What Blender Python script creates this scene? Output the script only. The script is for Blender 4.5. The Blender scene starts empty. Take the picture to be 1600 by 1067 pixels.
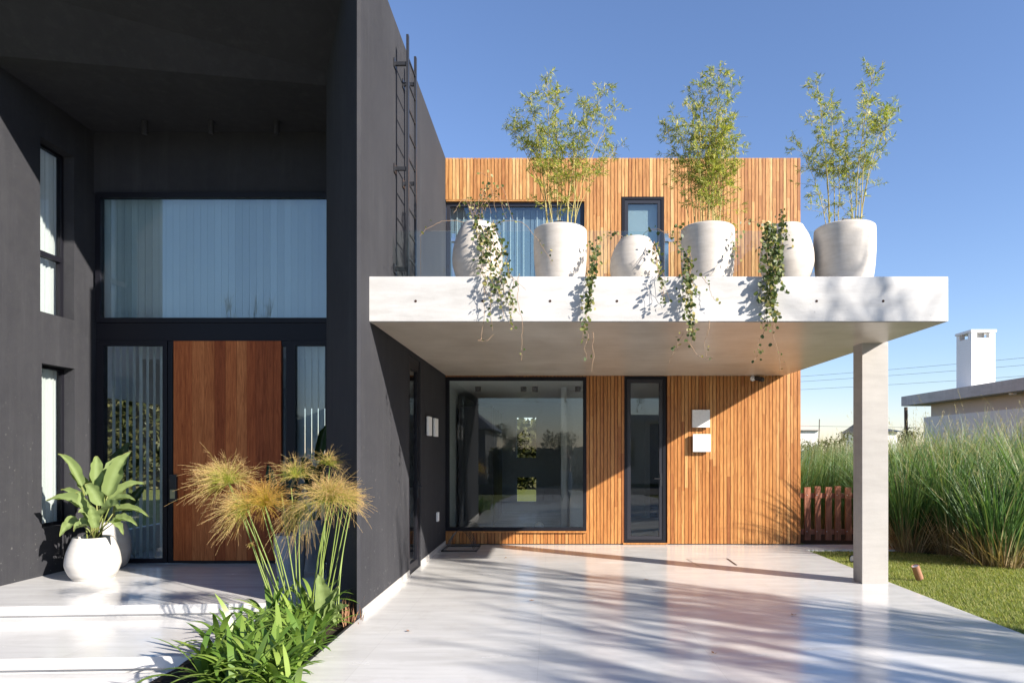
import bpy, bmesh, math, random
import numpy as np
from mathutils import Vector, Matrix
random.seed(7); rng = np.random.default_rng(7)
SC = bpy.context.scene
COL = SC.collection
R = math.radians

# ---------------------------------------------------------------- camera, sky, sun, exposure
CH = 1.43; FPX = 1064.0; VX, VY = 864.0, 706.0          # eye height, focal length and vanishing point (1600 px wide picture)
cam = bpy.data.cameras.new('camera'); cam.lens = FPX * 36 / 1600; cam.sensor_width = 36
cam.shift_x = -(VX - 800) / 1600; cam.shift_y = (VY - 533.5) / 1600
cam.clip_start = 0.05; cam.clip_end = 3000
cam_o = bpy.data.objects.new('camera', cam); COL.objects.link(cam_o)
cam_o.location = (0, 0, CH); cam_o.rotation_euler = (R(90), 0, 0)
SC.camera = cam_o

SUN = Vector((1.50, -1.0, 0.88)).normalized()
world = bpy.data.worlds.new('World'); SC.world = world; world.use_nodes = True
wn = world.node_tree
sky = wn.nodes.new('ShaderNodeTexSky'); sky.sky_type = 'NISHITA'; sky.sun_disc = False
sky.sun_elevation = math.asin(SUN.z); sky.sun_rotation = math.atan2(SUN.x, SUN.y)
sky.air_density = 1.15; sky.dust_density = 0.1; sky.ozone_density = 5.0; sky.altitude = 50
tint = wn.nodes.new('ShaderNodeMix'); tint.data_type = 'RGBA'; tint.blend_type = 'MULTIPLY'; tint.inputs[0].default_value = 1.0; tint.inputs[7].default_value = (1.07, .96, 1.02, 1)
wn.links.new(sky.outputs[0], tint.inputs[6]); wn.links.new(tint.outputs[2], wn.nodes['Background'].inputs[0])
wn.nodes['Background'].inputs[1].default_value = 0.085
sun = bpy.data.lights.new('sun', 'SUN'); sun.energy = 5.0; sun.angle = R(0.55); sun.color = (1.0, 0.93, 0.84)
sun_o = bpy.data.objects.new('sun', sun); COL.objects.link(sun_o)
sun_o.rotation_euler = SUN.to_track_quat('Z', 'Y').to_euler()
SC.view_settings.view_transform = 'Standard'; SC.view_settings.look = 'None'
SC.view_settings.gamma = 1.0; SC.view_settings.use_curve_mapping = False
SC.view_settings.exposure = 1.27

def W(x, y, D):                                          # where a sight line reaches the plane at distance D
    return Vector(((x - VX) * D / FPX, D, CH - (y - VY) * D / FPX))

# ---------------------------------------------------------------- mesh and object helpers
ORG = {}
def tag(o, label, cat, group=None):
    o['label'] = label; o['category'] = cat
    if group: o['group'] = group
    return o
def kind(o, k): o['kind'] = k; return o
def thing(name, label, cat, loc=(0, 0, 0), group=None):
    o = bpy.data.objects.new(name, None); COL.objects.link(o)
    o.empty_display_size = 0.2; o.location = loc; ORG[o.name] = Vector(loc)
    return tag(o, label, cat, group)
def link(name, me, mat, parent, loc):
    if mat is not None:
        for m in (mat if isinstance(mat, (list, tuple)) else [mat]): me.materials.append(m)
    o = bpy.data.objects.new(name, me); COL.objects.link(o)
    if parent is not None:
        o.parent = parent; ORG[o.name] = ORG[parent.name]
    else:
        o.location = loc; ORG[o.name] = Vector(loc)
    return o

class MB:
    def __init__(s): s.v = []; s.f = []; s.m = []; s.mi = 0
    def face(s, pts):
        n = len(s.v); s.v += [tuple(p) for p in pts]; s.f.append(tuple(range(n, n + len(pts)))); s.m.append(s.mi); return s
    def add(s, vs, fs):
        n = len(s.v); s.v += [tuple(p) for p in vs]
        for f in fs: s.f.append(tuple(n + i for i in f)); s.m.append(s.mi)
        return s
    def box(s, x0, x1, y0, y1, z0, z1):
        return s.add([(x0,y0,z0),(x1,y0,z0),(x1,y1,z0),(x0,y1,z0),(x0,y0,z1),(x1,y0,z1),(x1,y1,z1),(x0,y1,z1)],
                     [(0,3,2,1),(4,5,6,7),(0,1,5,4),(1,2,6,5),(2,3,7,6),(3,0,4,7)])
    def prism(s, poly, z0, z1):                          # poly counter-clockwise in plan
        n = len(poly)
        vs = [(p[0], p[1], z0) for p in poly] + [(p[0], p[1], z1) for p in poly]
        fs = [tuple(reversed(range(n))), tuple(range(n, 2*n))] + [(i, (i+1) % n, n + (i+1) % n, n + i) for i in range(n)]
        return s.add(vs, fs)
    def obox(s, c, sx, sy, sz, rot):
        M = Matrix.Translation(c) @ rot.to_4x4()
        vs = [M @ Vector((a*sx/2, b*sy/2, d*sz/2)) for d in (-1,1) for a, b in ((-1,-1),(1,-1),(1,1),(-1,1))]
        return s.add(vs, [(0,3,2,1),(4,5,6,7),(0,1,5,4),(1,2,6,5),(2,3,7,6),(3,0,4,7)])
    def tube(s, pts, rad, n=6, cap=True):
        pts = [Vector(p) for p in pts]; k = len(pts)
        rs = rad if isinstance(rad, (list, tuple)) else [rad]*k
        t0 = (pts[1]-pts[0]).normalized()
        u = t0.orthogonal().normalized(); vs = []
        for i, p in enumerate(pts):
            t = (pts[min(i+1,k-1)]-pts[max(i-1,0)])
            t = t.normalized() if t.length > 1e-9 else t0
            u = (u - t*u.dot(t)); u = u.normalized() if u.length > 1e-6 else t.orthogonal().normalized()
            w = t.cross(u)
            for j in range(n):
                a = 2*math.pi*j/n; vs.append(p + (u*math.cos(a)+w*math.sin(a))*rs[i])
        fs = [(i*n+j, i*n+(j+1)%n, (i+1)*n+(j+1)%n, (i+1)*n+j) for i in range(k-1) for j in range(n)]
        if cap: fs += [tuple(reversed(range(n))), tuple(range((k-1)*n, k*n))]
        return s.add(vs, fs)
    def lathe(s, prof, c, n=40, tilt=None):              # prof: list of (r, z)
        c = Vector(c); vs = []
        for r, z in prof:
            for j in range(n):
                a = 2*math.pi*j/n; p = Vector((r*math.cos(a), r*math.sin(a), z))
                if tilt is not None: p = tilt @ p
                vs.append(c + p)
        fs = [(i*n+j, i*n+(j+1)%n, (i+1)*n+(j+1)%n, (i+1)*n+j) for i in range(len(prof)-1) for j in range(n)]
        fs += [tuple(reversed(range(n))), tuple(range((len(prof)-1)*n, len(prof)*n))]
        return s.add(vs, fs)
    def build(s, name, mat, parent=None, loc=(0,0,0), smooth=False, bevel=0):
        org = ORG[parent.name] if parent is not None else Vector(loc)
        me = bpy.data.meshes.new(name)
        me.from_pydata([(v[0]-org.x, v[1]-org.y, v[2]-org.z) for v in s.v], [], s.f)
        if isinstance(mat, (list, tuple)): me.polygons.foreach_set('material_index', s.m)
        if smooth:
            me.polygons.foreach_set('use_smooth', [True]*len(me.polygons))
        me.update()
        o = link(name, me, mat, parent, loc)
        if bevel:
            b = o.modifiers.new('bevel', 'BEVEL'); b.width = bevel; b.segments = 2; b.limit_method = 'ANGLE'; b.angle_limit = R(40)
        return o

def npmesh(name, V, F, mat, parent=None, loc=(0,0,0), attr=None, smooth=False):
    """V (n,3), F (m,k) all faces with k corners"""
    org = ORG[parent.name] if parent is not None else Vector(loc)
    V = np.asarray(V, np.float32) - np.array(org, np.float32); F = np.asarray(F, np.int32)
    me = bpy.data.meshes.new(name); k = F.shape[1]
    me.vertices.add(len(V)); me.vertices.foreach_set('co', V.ravel())
    me.loops.add(F.size); me.loops.foreach_set('vertex_index', F.ravel())
    me.polygons.add(len(F)); me.polygons.foreach_set('loop_start', np.arange(0, F.size, k, dtype=np.int32))
    if smooth: me.polygons.foreach_set('use_smooth', np.ones(len(F), bool))
    if attr is not None:
        a = me.attributes.new('t', 'FLOAT', 'POINT'); a.data.foreach_set('value', np.asarray(attr, np.float32))
    me.update(calc_edges=True); me.validate()
    return link(name, me, mat, parent, loc)

def nrm(a): return a / np.maximum(np.linalg.norm(a, axis=-1, keepdims=True), 1e-9)
def rand_dirs(n):
    return nrm(rng.normal(size=(n, 3)))

def leaf_quads(P, D, L, Wd, side=None, round_=False):
    """flat leaves: base P, direction D, length L, width Wd"""
    n = len(P); D = nrm(D)
    S = nrm(np.cross(D, rand_dirs(n) if side is None else side))
    N = np.cross(S, D); L = L[:, None]; Wd = Wd[:, None]
    if round_:
        tt = [0, .12, .5, .88, 1.0, .88, .5, .12]; ss = [0, .36, .5, .33, 0, -.33, -.5, -.36]
    else:
        tt = [0, .35, 1.0, .35]; ss = [0, .5, 0, -.5]
    k = len(tt)
    V = np.stack([P + D*L*t + S*Wd*s + N*(-0.12*L*t*t) + N*abs(s)*Wd*0.25 for t, s in zip(tt, ss)], 1)
    T = np.tile(np.array(tt), (n, 1))
    return V.reshape(-1, 3), np.arange(n*k).reshape(n, k), T.ravel()

def blades(base, az, length, lean, curve, width, seg=5, twist=None, profile=None):
    """strips: start lean (rad from vertical) bending by curve (rad) along the length"""
    n = len(base); t = np.linspace(0, 1, seg+1)
    ang = lean[:, None] + curve[:, None]*t[None, :]**1.3
    ds = (length/seg)[:, None]
    mid = (ang[:, 1:]+ang[:, :-1])/2
    h = np.concatenate([np.zeros((n,1)), np.cumsum(np.sin(mid)*ds, 1)], 1)
    z = np.concatenate([np.zeros((n,1)), np.cumsum(np.cos(mid)*ds, 1)], 1)
    dx, dy = np.cos(az), np.sin(az)
    C = np.stack([base[:,0,None]+h*dx[:,None], base[:,1,None]+h*dy[:,None], base[:,2,None]+z], -1)
    tw = np.zeros(n) if twist is None else twist
    sx, sy = np.cos(az+math.pi/2+tw), np.sin(az+math.pi/2+tw)
    S = np.stack([sx, sy, np.zeros(n)], -1)[:, None, :]
    prof = (np.minimum(1, .55+1.5*t)*(1-t**2.2)*.98+.02) if profile is None else profile(t)
    hw = (width/2)[:, None, None]*prof[None, :, None]
    V = np.stack([C - S*hw, C + S*hw], 2)                # n, seg+1, 2, 3
    idx = np.arange(n*(seg+1)*2).reshape(n, seg+1, 2)
    F = np.stack([idx[:, :-1, 0], idx[:, :-1, 1], idx[:, 1:, 1], idx[:, 1:, 0]], -1).reshape(-1, 4)
    T = np.repeat(np.tile(t, (n, 1))[:, :, None], 2, 2)
    return V.reshape(-1, 3), F, T.ravel(), C

def tubes_np(paths, r0, r1, n=4):
    """many thin tubes: paths (m,k,3), radii r0->r1 (scalars or (m,))"""
    m, k, _ = paths.shape
    T = nrm(np.gradient(paths, axis=1))
    ref = np.where(np.abs(T[..., 2:3]) > .9, np.array([1., 0, 0]), np.array([0, 0, 1.]))
    U = nrm(np.cross(T, ref)); Wv = np.cross(T, U)
    r = np.broadcast_to(np.asarray(r0, float).reshape(-1, 1), (m, 1))*(1-np.linspace(0,1,k)) + np.broadcast_to(np.asarray(r1, float).reshape(-1, 1), (m, 1))*np.linspace(0,1,k)
    a = np.arange(n)*2*math.pi/n
    V = paths[:, :, None, :] + r[:, :, None, None]*(U[:, :, None, :]*np.cos(a)[None, None, :, None] + Wv[:, :, None, :]*np.sin(a)[None, None, :, None])
    idx = np.arange(m*k*n).reshape(m, k, n); nx = np.roll(idx, -1, 2)
    F = np.stack([idx[:, :-1], nx[:, :-1], nx[:, 1:], idx[:, 1:]], -1).reshape(-1, 4)
    tt = np.broadcast_to(np.linspace(0,1,k)[None, :, None], (m, k, n))
    return V.reshape(-1, 3), F, tt.ravel()

def merge(*parts):
    V, F, T, o = [], [], [], 0
    for v, f, t in parts:
        V.append(v); F.append(f+o); T.append(t); o += len(v)
    return np.concatenate(V), np.concatenate(F), np.concatenate(T)

# ---------------------------------------------------------------- materials
class NT:
    def __init__(s, name):
        s.m = bpy.data.materials.new(name); s.m.use_nodes = True; s.t = s.m.node_tree
        s.b = s.t.nodes['Principled BSDF']; s.out = s.t.nodes['Material Output']
    def n(s, typ, **k):
        x = s.t.nodes.new(typ)
        for a, b in k.items(): setattr(x, a, b)
        return x
    def l(s, a, b): s.t.links.new(a, b)
    def coord(s, scale=(1,1,1), rot=(0,0,0)):
        c = s.n('ShaderNodeTexCoord'); m = s.n('ShaderNodeMapping'); m.inputs['Scale'].default_value = scale; m.inputs['Rotation'].default_value = rot
        s.l(c.outputs['Object'], m.inputs[0]); return m.outputs[0]
    def noise(s, vec, scale, detail=6, rough=.6, dist=0):
        x = s.n('ShaderNodeTexNoise'); x.inputs['Scale'].default_value = scale; x.inputs['Detail'].default_value = detail
        x.inputs['Roughness'].default_value = rough; x.inputs['Distortion'].default_value = dist
        s.l(vec, x.inputs['Vector']); return x.outputs[0]
    def ramp(s, fac, stops, interp='LINEAR'):
        x = s.n('ShaderNodeValToRGB'); x.color_ramp.interpolation = interp
        e = x.color_ramp.elements
        while len(e) < len(stops): e.new(.5)
        for i, (p, c) in enumerate(stops):
            e[i].position = p; e[i].color = (c, c, c, 1) if isinstance(c, (int, float)) else (*c, 1)
        s.l(fac, x.inputs[0]); return x.outputs[0]
    def mix(s, fac, a, b, mode='MIX'):
        x = s.n('ShaderNodeMix', data_type='RGBA', blend_type=mode)
        for sock, v in ((x.inputs[0], fac), (x.inputs[6], a), (x.inputs[7], b)):
            if isinstance(v, (int, float)): sock.default_value = v
            elif isinstance(v, tuple): sock.default_value = (*v, 1)
            else: s.l(v, sock)
        return x.outputs[2]
    def math(s, op, a, b=0):
        x = s.n('ShaderNodeMath', operation=op)
        for sock, v in ((x.inputs[0], a), (x.inputs[1], b)):
            if isinstance(v, (int, float)): sock.default_value = v
            else: s.l(v, sock)
        return x.outputs[0]
    def island(s): return s.n('ShaderNodeNewGeometry').outputs['Random Per Island']
    def attr(s, name='t'): return s.n('ShaderNodeAttribute', attribute_name=name).outputs['Fac']
    def base(s, v, rough=.5, spec=.5, metal=0):
        if isinstance(v, tuple): s.b.inputs['Base Color'].default_value = (*v, 1)
        else: s.l(v, s.b.inputs['Base Color'])
        if isinstance(rough, (int, float)): s.b.inputs['Roughness'].default_value = rough
        else: s.l(rough, s.b.inputs['Roughness'])
        s.b.inputs['Specular IOR Level'].default_value = spec; s.b.inputs['Metallic'].default_value = metal
        return s
    def bump(s, h, strength=.3, dist=.01):
        x = s.n('ShaderNodeBump'); x.inputs['Strength'].default_value = strength; x.inputs['Distance'].default_value = dist
        s.l(h, x.inputs['Height']); s.l(x.outputs[0], s.b.inputs['Normal']); return s
    def translucent(s, color, fac):
        tr = s.n('ShaderNodeBsdfTranslucent'); mx = s.n('ShaderNodeMixShader'); mx.inputs[0].default_value = fac
        s.l(color, tr.inputs[0]); s.l(s.b.outputs[0], mx.inputs[1]); s.l(tr.outputs[0], mx.inputs[2]); s.l(mx.outputs[0], s.out.inputs[0]); return s

def plain(name, c, rough=.5, spec=.5, metal=0, var=.06, scale=30):
    m = NT(name); nz = m.noise(m.coord(), scale)
    a = tuple(x*(1-var) for x in c); b = tuple(min(1, x*(1+var)) for x in c)
    m.base(m.ramp(nz, [(.3, a), (.7, b)]), rough, spec, metal); return m.m

def mat_render():
    m = NT('black render'); v = m.coord()
    big = m.noise(v, 1.1, 5); fine = m.noise(v, 140, 3, .7); mid = m.noise(v, 9, 6, .65)
    streak = m.noise(m.coord((5, 5, .35)), 1.6, 5, .65)
    c = m.ramp(big, [(.3, (.033, .0333, .0380)), (.7, (.042, .0422, .0475))])
    c = m.mix(m.ramp(mid, [(.45, 0), (.85, .5)]), c, (.050, .050, .051))
    c = m.mix(m.ramp(streak, [(.5, 0), (.8, .4)]), c, (.066, .066, .070))
    sp = m.noise(v, 26, 2, .4); sp = m.ramp(sp, [(.70, 0), (.74, .6)])
    low = m.n('ShaderNodeSeparateXYZ'); m.l(v, low.inputs[0])
    lz = m.ramp(m.math('MULTIPLY', low.outputs[2], .33), [(.0, 1), (.75, .1)])
    c = m.mix(m.math('MULTIPLY', sp, lz), c, (.16, .155, .15))
    m.base(c, .9, .12); m.bump(m.math('ADD', fine, m.math('ADD', m.math('MULTIPLY', mid, .8), m.math('MULTIPLY', m.noise(m.coord((1,1,1)), 2.6, 5, .6), 1.5))), .8, .008); return m.m
def mat_concrete(name, lo, hi, rough=.7, form=True):
    m = NT(name); v = m.coord()
    a = m.noise(v, .9, 8, .62, .3); b = m.noise(m.coord((1, 1, 6)), 2.4, 7, .65); c_ = m.noise(v, 60, 4, .7)
    x = m.math('ADD', m.math('MULTIPLY', a, .55), m.math('MULTIPLY', b, .45))
    c = m.ramp(x, [(.34, lo), (.62, hi)])
    pits = m.noise(v, 55, 2, .3); c = m.mix(m.ramp(pits, [(.76, 0), (.79, .45)]), c, tuple(q*.45 for q in lo))
    if form:
        st = m.noise(m.coord((.5, 9, 1)), 1.2, 6, .7); c = m.mix(m.ramp(st, [(.5, 0), (.75, .35)]), c, tuple(q*.75 for q in lo))
    m.base(c, rough, .4); m.bump(m.math('ADD', c_, m.math('MULTIPLY', b, .5)), .25, .004); return m.m
def mat_slats(name, stops, gloss=.42, spec=.45):
    m = NT(name); isl = m.island()
    off = m.n('ShaderNodeTexCoord'); mp = m.n('ShaderNodeMapping'); mp.inputs['Scale'].default_value = (1, 1, .06)
    sh = m.n('ShaderNodeVectorMath', operation='ADD'); cm = m.n('ShaderNodeCombineXYZ')
    for i in range(3): m.l(m.math('MULTIPLY', isl, 37.0+11*i), cm.inputs[i])
    m.l(off.outputs['Object'], sh.inputs[0]); m.l(cm.outputs[0], sh.inputs[1]); m.l(sh.outputs[0], mp.inputs[0])
    grain = m.noise(mp.outputs[0], 55, 7, .7, 1.0); wide = m.noise(mp.outputs[0], 9, 3, .6, .8)
    c = m.ramp(isl, stops)
    c = m.mix(m.ramp(grain, [(.36, .8), (.62, 0)]), c, m.mix(1.0, c, (.45, .33, .25), 'MULTIPLY'))
    c = m.mix(m.ramp(wide, [(.42, .0), (.72, .55)]), c, m.mix(1.0, c, (.62, .47, .38), 'MULTIPLY'))
    m.base(c, gloss, spec); m.bump(grain, .18, .003); return m.m
def mat_tile():
    m = NT('polished porcelain tile'); v = m.coord()
    st = m.noise(m.coord((.55, 5.5, 1)), 1.7, 8, .66, .4); st2 = m.noise(m.coord((.35, 2.2, 1)), .8, 5, .6, .2)
    x = m.math('ADD', m.math('MULTIPLY', st, .6), m.math('MULTIPLY', st2, .4))
    c = m.ramp(x, [(.34, (.51, .497, .478)), (.5, (.59, .578, .56)), (.66, (.645, .633, .615))])
    dirt = m.noise(v, 3.2, 7, .7); c = m.mix(m.ramp(dirt, [(.52, 0), (.78, .4)]), c, (.40, .375, .34)); spk = m.noise(v, 38, 3, .6); c = m.mix(m.ramp(spk, [(.70, 0), (.76, .5)]), c, (.33, .30, .26))
    br = m.n('ShaderNodeTexBrick'); br.offset = 0.5; br.inputs['Scale'].default_value = 1
    br.inputs['Brick Width'].default_value = 2.4; br.inputs['Row Height'].default_value = 1.2
    br.inputs['Mortar Size'].default_value = .0016; br.inputs['Mortar Smooth'].default_value = .2
    br.inputs['Color1'].default_value = (1,1,1,1); br.inputs['Color2'].default_value = (.97,.968,.965,1); br.inputs['Mortar'].default_value = (.84,.83,.82,1)
    sh = m.n('ShaderNodeMapping'); sh.inputs['Location'].default_value = (.18, .1, 0); sh.inputs['Rotation'].default_value = (0,0,R(90)); m.l(v, sh.inputs[0]); m.l(sh.outputs[0], br.inputs['Vector'])
    c = m.mix(1.0, c, br.outputs['Color'], 'MULTIPLY')
    rg = m.noise(m.coord((.8, 3, 1)), 2.2, 5, .6)
    m.base(c, m.ramp(rg, [(.3, .11), (.75, .30)]), .55)
    m.bump(m.noise(v, 5, 3), .012, .02); return m.m
def mat_foliage(name, stops, trans=.35, rough=.5, along=None, spec=.4):
    m = NT(name); c = m.ramp(m.island(), stops)
    if along:
        t = m.attr(); c = m.mix(m.ramp(t, [(along[0], 0), (along[1], along[3] if len(along) > 3 else .9)]), c, along[2])
    m.base(c, rough, spec)
    m.translucent(m.mix(1.0, c, (1.25, 1.35, .55), 'MULTIPLY'), trans); return m.m
def mat_glass(name, tint=(.91, .94, .935), ior=1.52, boost=0.0):
    m = NT(name); tr = m.n('ShaderNodeBsdfTransparent'); tr.inputs[0].default_value = (*tint, 1)
    gl = m.n('ShaderNodeBsdfGlossy'); gl.inputs['Roughness'].default_value = 0.0
    fr = m.n('ShaderNodeFresnel'); bf = m.n('ShaderNodeNewGeometry').outputs['Backfacing']; m.l(m.math('ADD', m.math('MULTIPLY', bf, 1/ior-ior), ior), fr.inputs[0])
    mx = m.n('ShaderNodeMixShader'); m.l(m.math('ADD', fr.outputs[0], boost), mx.inputs[0])
    m.l(tr.outputs[0], mx.inputs[1]); m.l(gl.outputs[0], mx.inputs[2]); m.l(mx.outputs[0], m.out.inputs[0]); return m.m

M = {}
M['black'] = mat_render()
M['frame'] = plain('black anodised frame', (.010, .010, .014), .45, .2)
M['frame_terrace'] = plain('dark bronze frame', (.02, .02, .026), .35)
M['concrete'] = mat_concrete('fair faced concrete', (.38, .365, .345), (.55, .54, .525))
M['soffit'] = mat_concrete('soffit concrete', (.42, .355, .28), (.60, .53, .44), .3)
M['column'] = mat_concrete('column concrete', (.32, .30, .275), (.41, .385, .355))
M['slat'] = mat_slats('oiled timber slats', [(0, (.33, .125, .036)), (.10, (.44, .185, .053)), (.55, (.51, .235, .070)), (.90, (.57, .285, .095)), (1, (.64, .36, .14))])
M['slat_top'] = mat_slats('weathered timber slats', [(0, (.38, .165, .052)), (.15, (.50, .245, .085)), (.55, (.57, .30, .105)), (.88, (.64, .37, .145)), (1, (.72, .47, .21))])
M['door_wood'] = mat_slats('red timber door planks', [(0, (.30, .075, .022)), (.4, (.44, .115, .032)), (.8, (.55, .17, .05)), (1, (.62, .22, .07))], .55, .2)
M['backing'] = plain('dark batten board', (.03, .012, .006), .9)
M['tile'] = mat_tile()
M['glass'] = mat_glass('window glass', boost=.02)
M['glass_sky'] = mat_glass('reflective window glass', (.86, .92, .93), 1.55, .07)
M['glass_rail'] = mat_glass('railing glass', (.93, .97, .96), 1.5, .0)
def mat_cloth(name, c, fac):
    m = NT(name); nz = m.noise(m.coord(), 60); col = m.mix(m.ramp(m.island(), [(0, .0), (1, .35)]), m.ramp(nz, [(.3, tuple(x*.95 for x in c)), (.7, c)]), tuple(x*.6 for x in c)); m.base(col, .85, .2); m.translucent(col, fac); return m.m
M['blind'] = mat_cloth('pale fabric blind', (.74, .80, .80), .5)
M['blind_blue'] = plain('blue grey blind', (.17, .21, .255), .8)
M['curtain'] = mat_cloth('white sheer curtain', (.78, .77, .75), .3)
M['white'] = plain('white paint', (.78, .78, .77), .5)
M['plaster'] = plain('interior plaster', (.70, .71, .70), .9)
M['dark_in'] = plain('dark interior joinery', (.05, .05, .055), .5)
M['steel'] = plain('stainless steel', (.55, .56, .58), .28, .5, 1.0)
M['spot'] = plain('matt black spot', (.006, .006, .007), .9, .05)
M['dark_steel'] = plain('dark painted steel', (.02, .021, .025), .4)
M['plinth'] = mat_concrete('white wall base', (.34, .325, .30), (.50, .48, .455), .7, False)
def mat_pot(name, lo, hi):
    m = NT(name); v = m.coord(); a = m.noise(v, 3.2, 7, .62, .3); b = m.noise(m.coord((1,1,5)), 5, 6, .65); f = m.noise(v, 70, 4)
    c = m.ramp(m.math('ADD', m.math('MULTIPLY', a, .55), m.math('MULTIPLY', b, .45)), [(.33, lo), (.6, hi)])
    m.base(c, .62, .35); m.bump(f, .15, .004); return m.m
M['pot'] = mat_pot('cast cement pot', (.40, .355, .305), (.53, .49, .44))
M['pot_white'] = mat_pot('white cement pot', (.44, .415, .375), (.54, .52, .485))
M['pot_grey'] = mat_pot('grey cement pot', (.26, .27, .28), (.36, .37, .38))
M['soil'] = plain('dark soil', (.028, .02, .014), .95, .2, var=.5, scale=40)
M['bamboo_leaf'] = mat_foliage('bamboo leaf', [(0, (.10, .15, .025)), (.3, (.20, .25, .045)), (.65, (.34, .36, .08)), (.9, (.52, .47, .14)), (1, (.64, .50, .2))], .45)
M['bamboo_culm'] = mat_foliage('bamboo culm', [(0, (.22, .20, .05)), (.6, (.38, .31, .10)), (1, (.48, .38, .17))], .05)
M['vine_leaf'] = mat_foliage('vine leaf', [(0, (.035, .06, .018)), (.5, (.08, .11, .03)), (.82, (.18, .19, .06)), (1, (.42, .34, .13))], .28)
M['vine_stem'] = plain('dry vine stem', (.30, .20, .125), .8, .3, var=.2)
M['paddle'] = mat_foliage('broad leaf', [(0, (.07, .12, .035)), (.5, (.15, .21, .065)), (1, (.32, .36, .15))], .3, .68, (.80, .97, (.42, .34, .12)))
M['paddle_dark'] = mat_foliage('dark broad leaf', [(0, (.012, .03, .01)), (1, (.03, .06, .018))], .15, .4)
M['petiole'] = mat_foliage('pale leaf stalk', [(0, (.15, .19, .05)), (1, (.30, .28, .09))], .1)
M['strap'] = mat_foliage('strap leaf', [(0, (.065, .13, .022)), (.5, (.125, .21, .036)), (.85, (.19, .28, .055)), (1, (.26, .34, .075))], .3, .35)
M['sedge_ray'] = mat_foliage('sedge ray', [(0, (.34, .40, .05)), (.6, (.46, .47, .08)), (1, (.56, .48, .13))], .45, .6, (.50, 1.0, (.76, .50, .29), .85))
M['sedge_gold'] = mat_foliage('golden sedge ray', [(0, (.48, .42, .05)), (.6, (.60, .44, .05)), (1, (.64, .38, .06))], .3, .6, (.45, 1.0, (.48, .25, .08)))
M['sedge_stem'] = mat_foliage('sedge stem', [(0, (.12, .18, .035)), (.7, (.20, .26, .06)), (1, (.34, .20, .08))], .1, .5)
M['dry'] = mat_foliage('dry stubble', [(0, (.22, .10, .05)), (1, (.40, .22, .12))], .2, .8)
def mat_tall():
    m = NT('tall grass blade'); c = m.ramp(m.island(), [(0, (.055, .13, .045)), (.5, (.10, .195, .06)), (.88, (.16, .25, .085)), (1, (.34, .33, .16))]); t = m.attr()
    c = m.mix(m.ramp(t, [(.03, .95), (.30, 0)]), c, (.42, .31, .17)); c = m.mix(m.ramp(t, [(.78, 0), (1.0, .75)]), c, (.42, .43, .28))
    m.base(c, .5, .4); m.translucent(m.mix(1.0, c, (1.2, 1.3, .6), 'MULTIPLY'), .35); return m.m
M['tall_grass'] = mat_tall()
M['straw'] = mat_foliage('straw thatch', [(0, (.22, .14, .07)), (.6, (.50, .36, .20)), (1, (.68, .54, .33))], .15, .8)
M['plume'] = mat_foliage('grass plume', [(0, (.34, .30, .19)), (1, (.50, .45, .32))], .35, .8)
M['lawn_blade'] = mat_foliage('lawn blade', [(0, (.13, .175, .04)), (.55, (.25, .29, .075)), (.85, (.38, .38, .125)), (1, (.56, .47, .22))], .4, .6)
M['fence'] = mat_slats('red brown pickets', [(0, (.19, .07, .04)), (.5, (.32, .125, .07)), (1, (.46, .21, .125))], .6)
M['copper'] = plain('copper tube', (.46, .24, .155), .42, .5, .6)
M['bark'] = plain('grey bark', (.10, .08, .06), .9, .2, var=.3)
M['tree_leaf'] = mat_foliage('dull tree leaf', [(0, (.04, .05, .015)), (1, (.10, .09, .03))], .3)
M['roof_conc'] = mat_concrete('old roof concrete', (.40, .38, .35), (.56, .54, .51), .8)
M['beige'] = plain('beige render', (.52, .45, .37), .85)
M['wall_white'] = plain('off white render', (.74, .72, .68), .85, var=.04, scale=4)

def mat_ground():
    m = NT('lawn soil'); v = m.coord(); a = m.noise(v, 1.6, 6, .6); b = m.noise(v, 22, 6, .75)
    c = m.ramp(a, [(.3, (.11, .13, .026)), (.7, (.17, .175, .04))])
    c = m.mix(m.ramp(b, [(.4, .0), (.7, .75)]), c, (.045, .05, .014))
    m.base(c, .9, .2); m.bump(b, .8, .03); return m.m
M['ground'] = mat_ground()
M['asphalt'] = plain('asphalt', (.055, .055, .057), .85, .3, var=.2, scale=60)

# ---------------------------------------------------------------- ground, road, paving
SX = -1.665                                              # plane of the black side wall and of the drive's left edge
BY = 10.56                                               # plane of the timber facade
def ground_z(x, y):
    z = -0.03
    if y < 2.5: z = -0.03 - .4*min(1, (2.5-y)/9)
    if x < -1.2 and y < 7: z = -0.40
    return z
xs = sorted(set([-900, -400, -150, -60, -30, -15, -8, -4, -2, -1.3, -1.0] + [x*1.0 for x in range(0, 14)] + [16, 20, 30, 60, 150, 400, 900]))
ys = sorted(set([-900, -400, -150, -60, -30, -20] + [y*1.0 for y in range(-12, 16)] + [7.2, 20, 30, 60, 150, 400, 900]))
V = [(x, y, ground_z(x, y)) for y in ys for x in xs]; nx_ = len(xs)
F = [(j*nx_+i, j*nx_+i+1, (j+1)*nx_+i+1, (j+1)*nx_+i) for j in range(len(ys)-1) for i in range(nx_-1)]
kind(MB().add(V, F).build('ground', M['ground']), 'structure')

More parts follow.
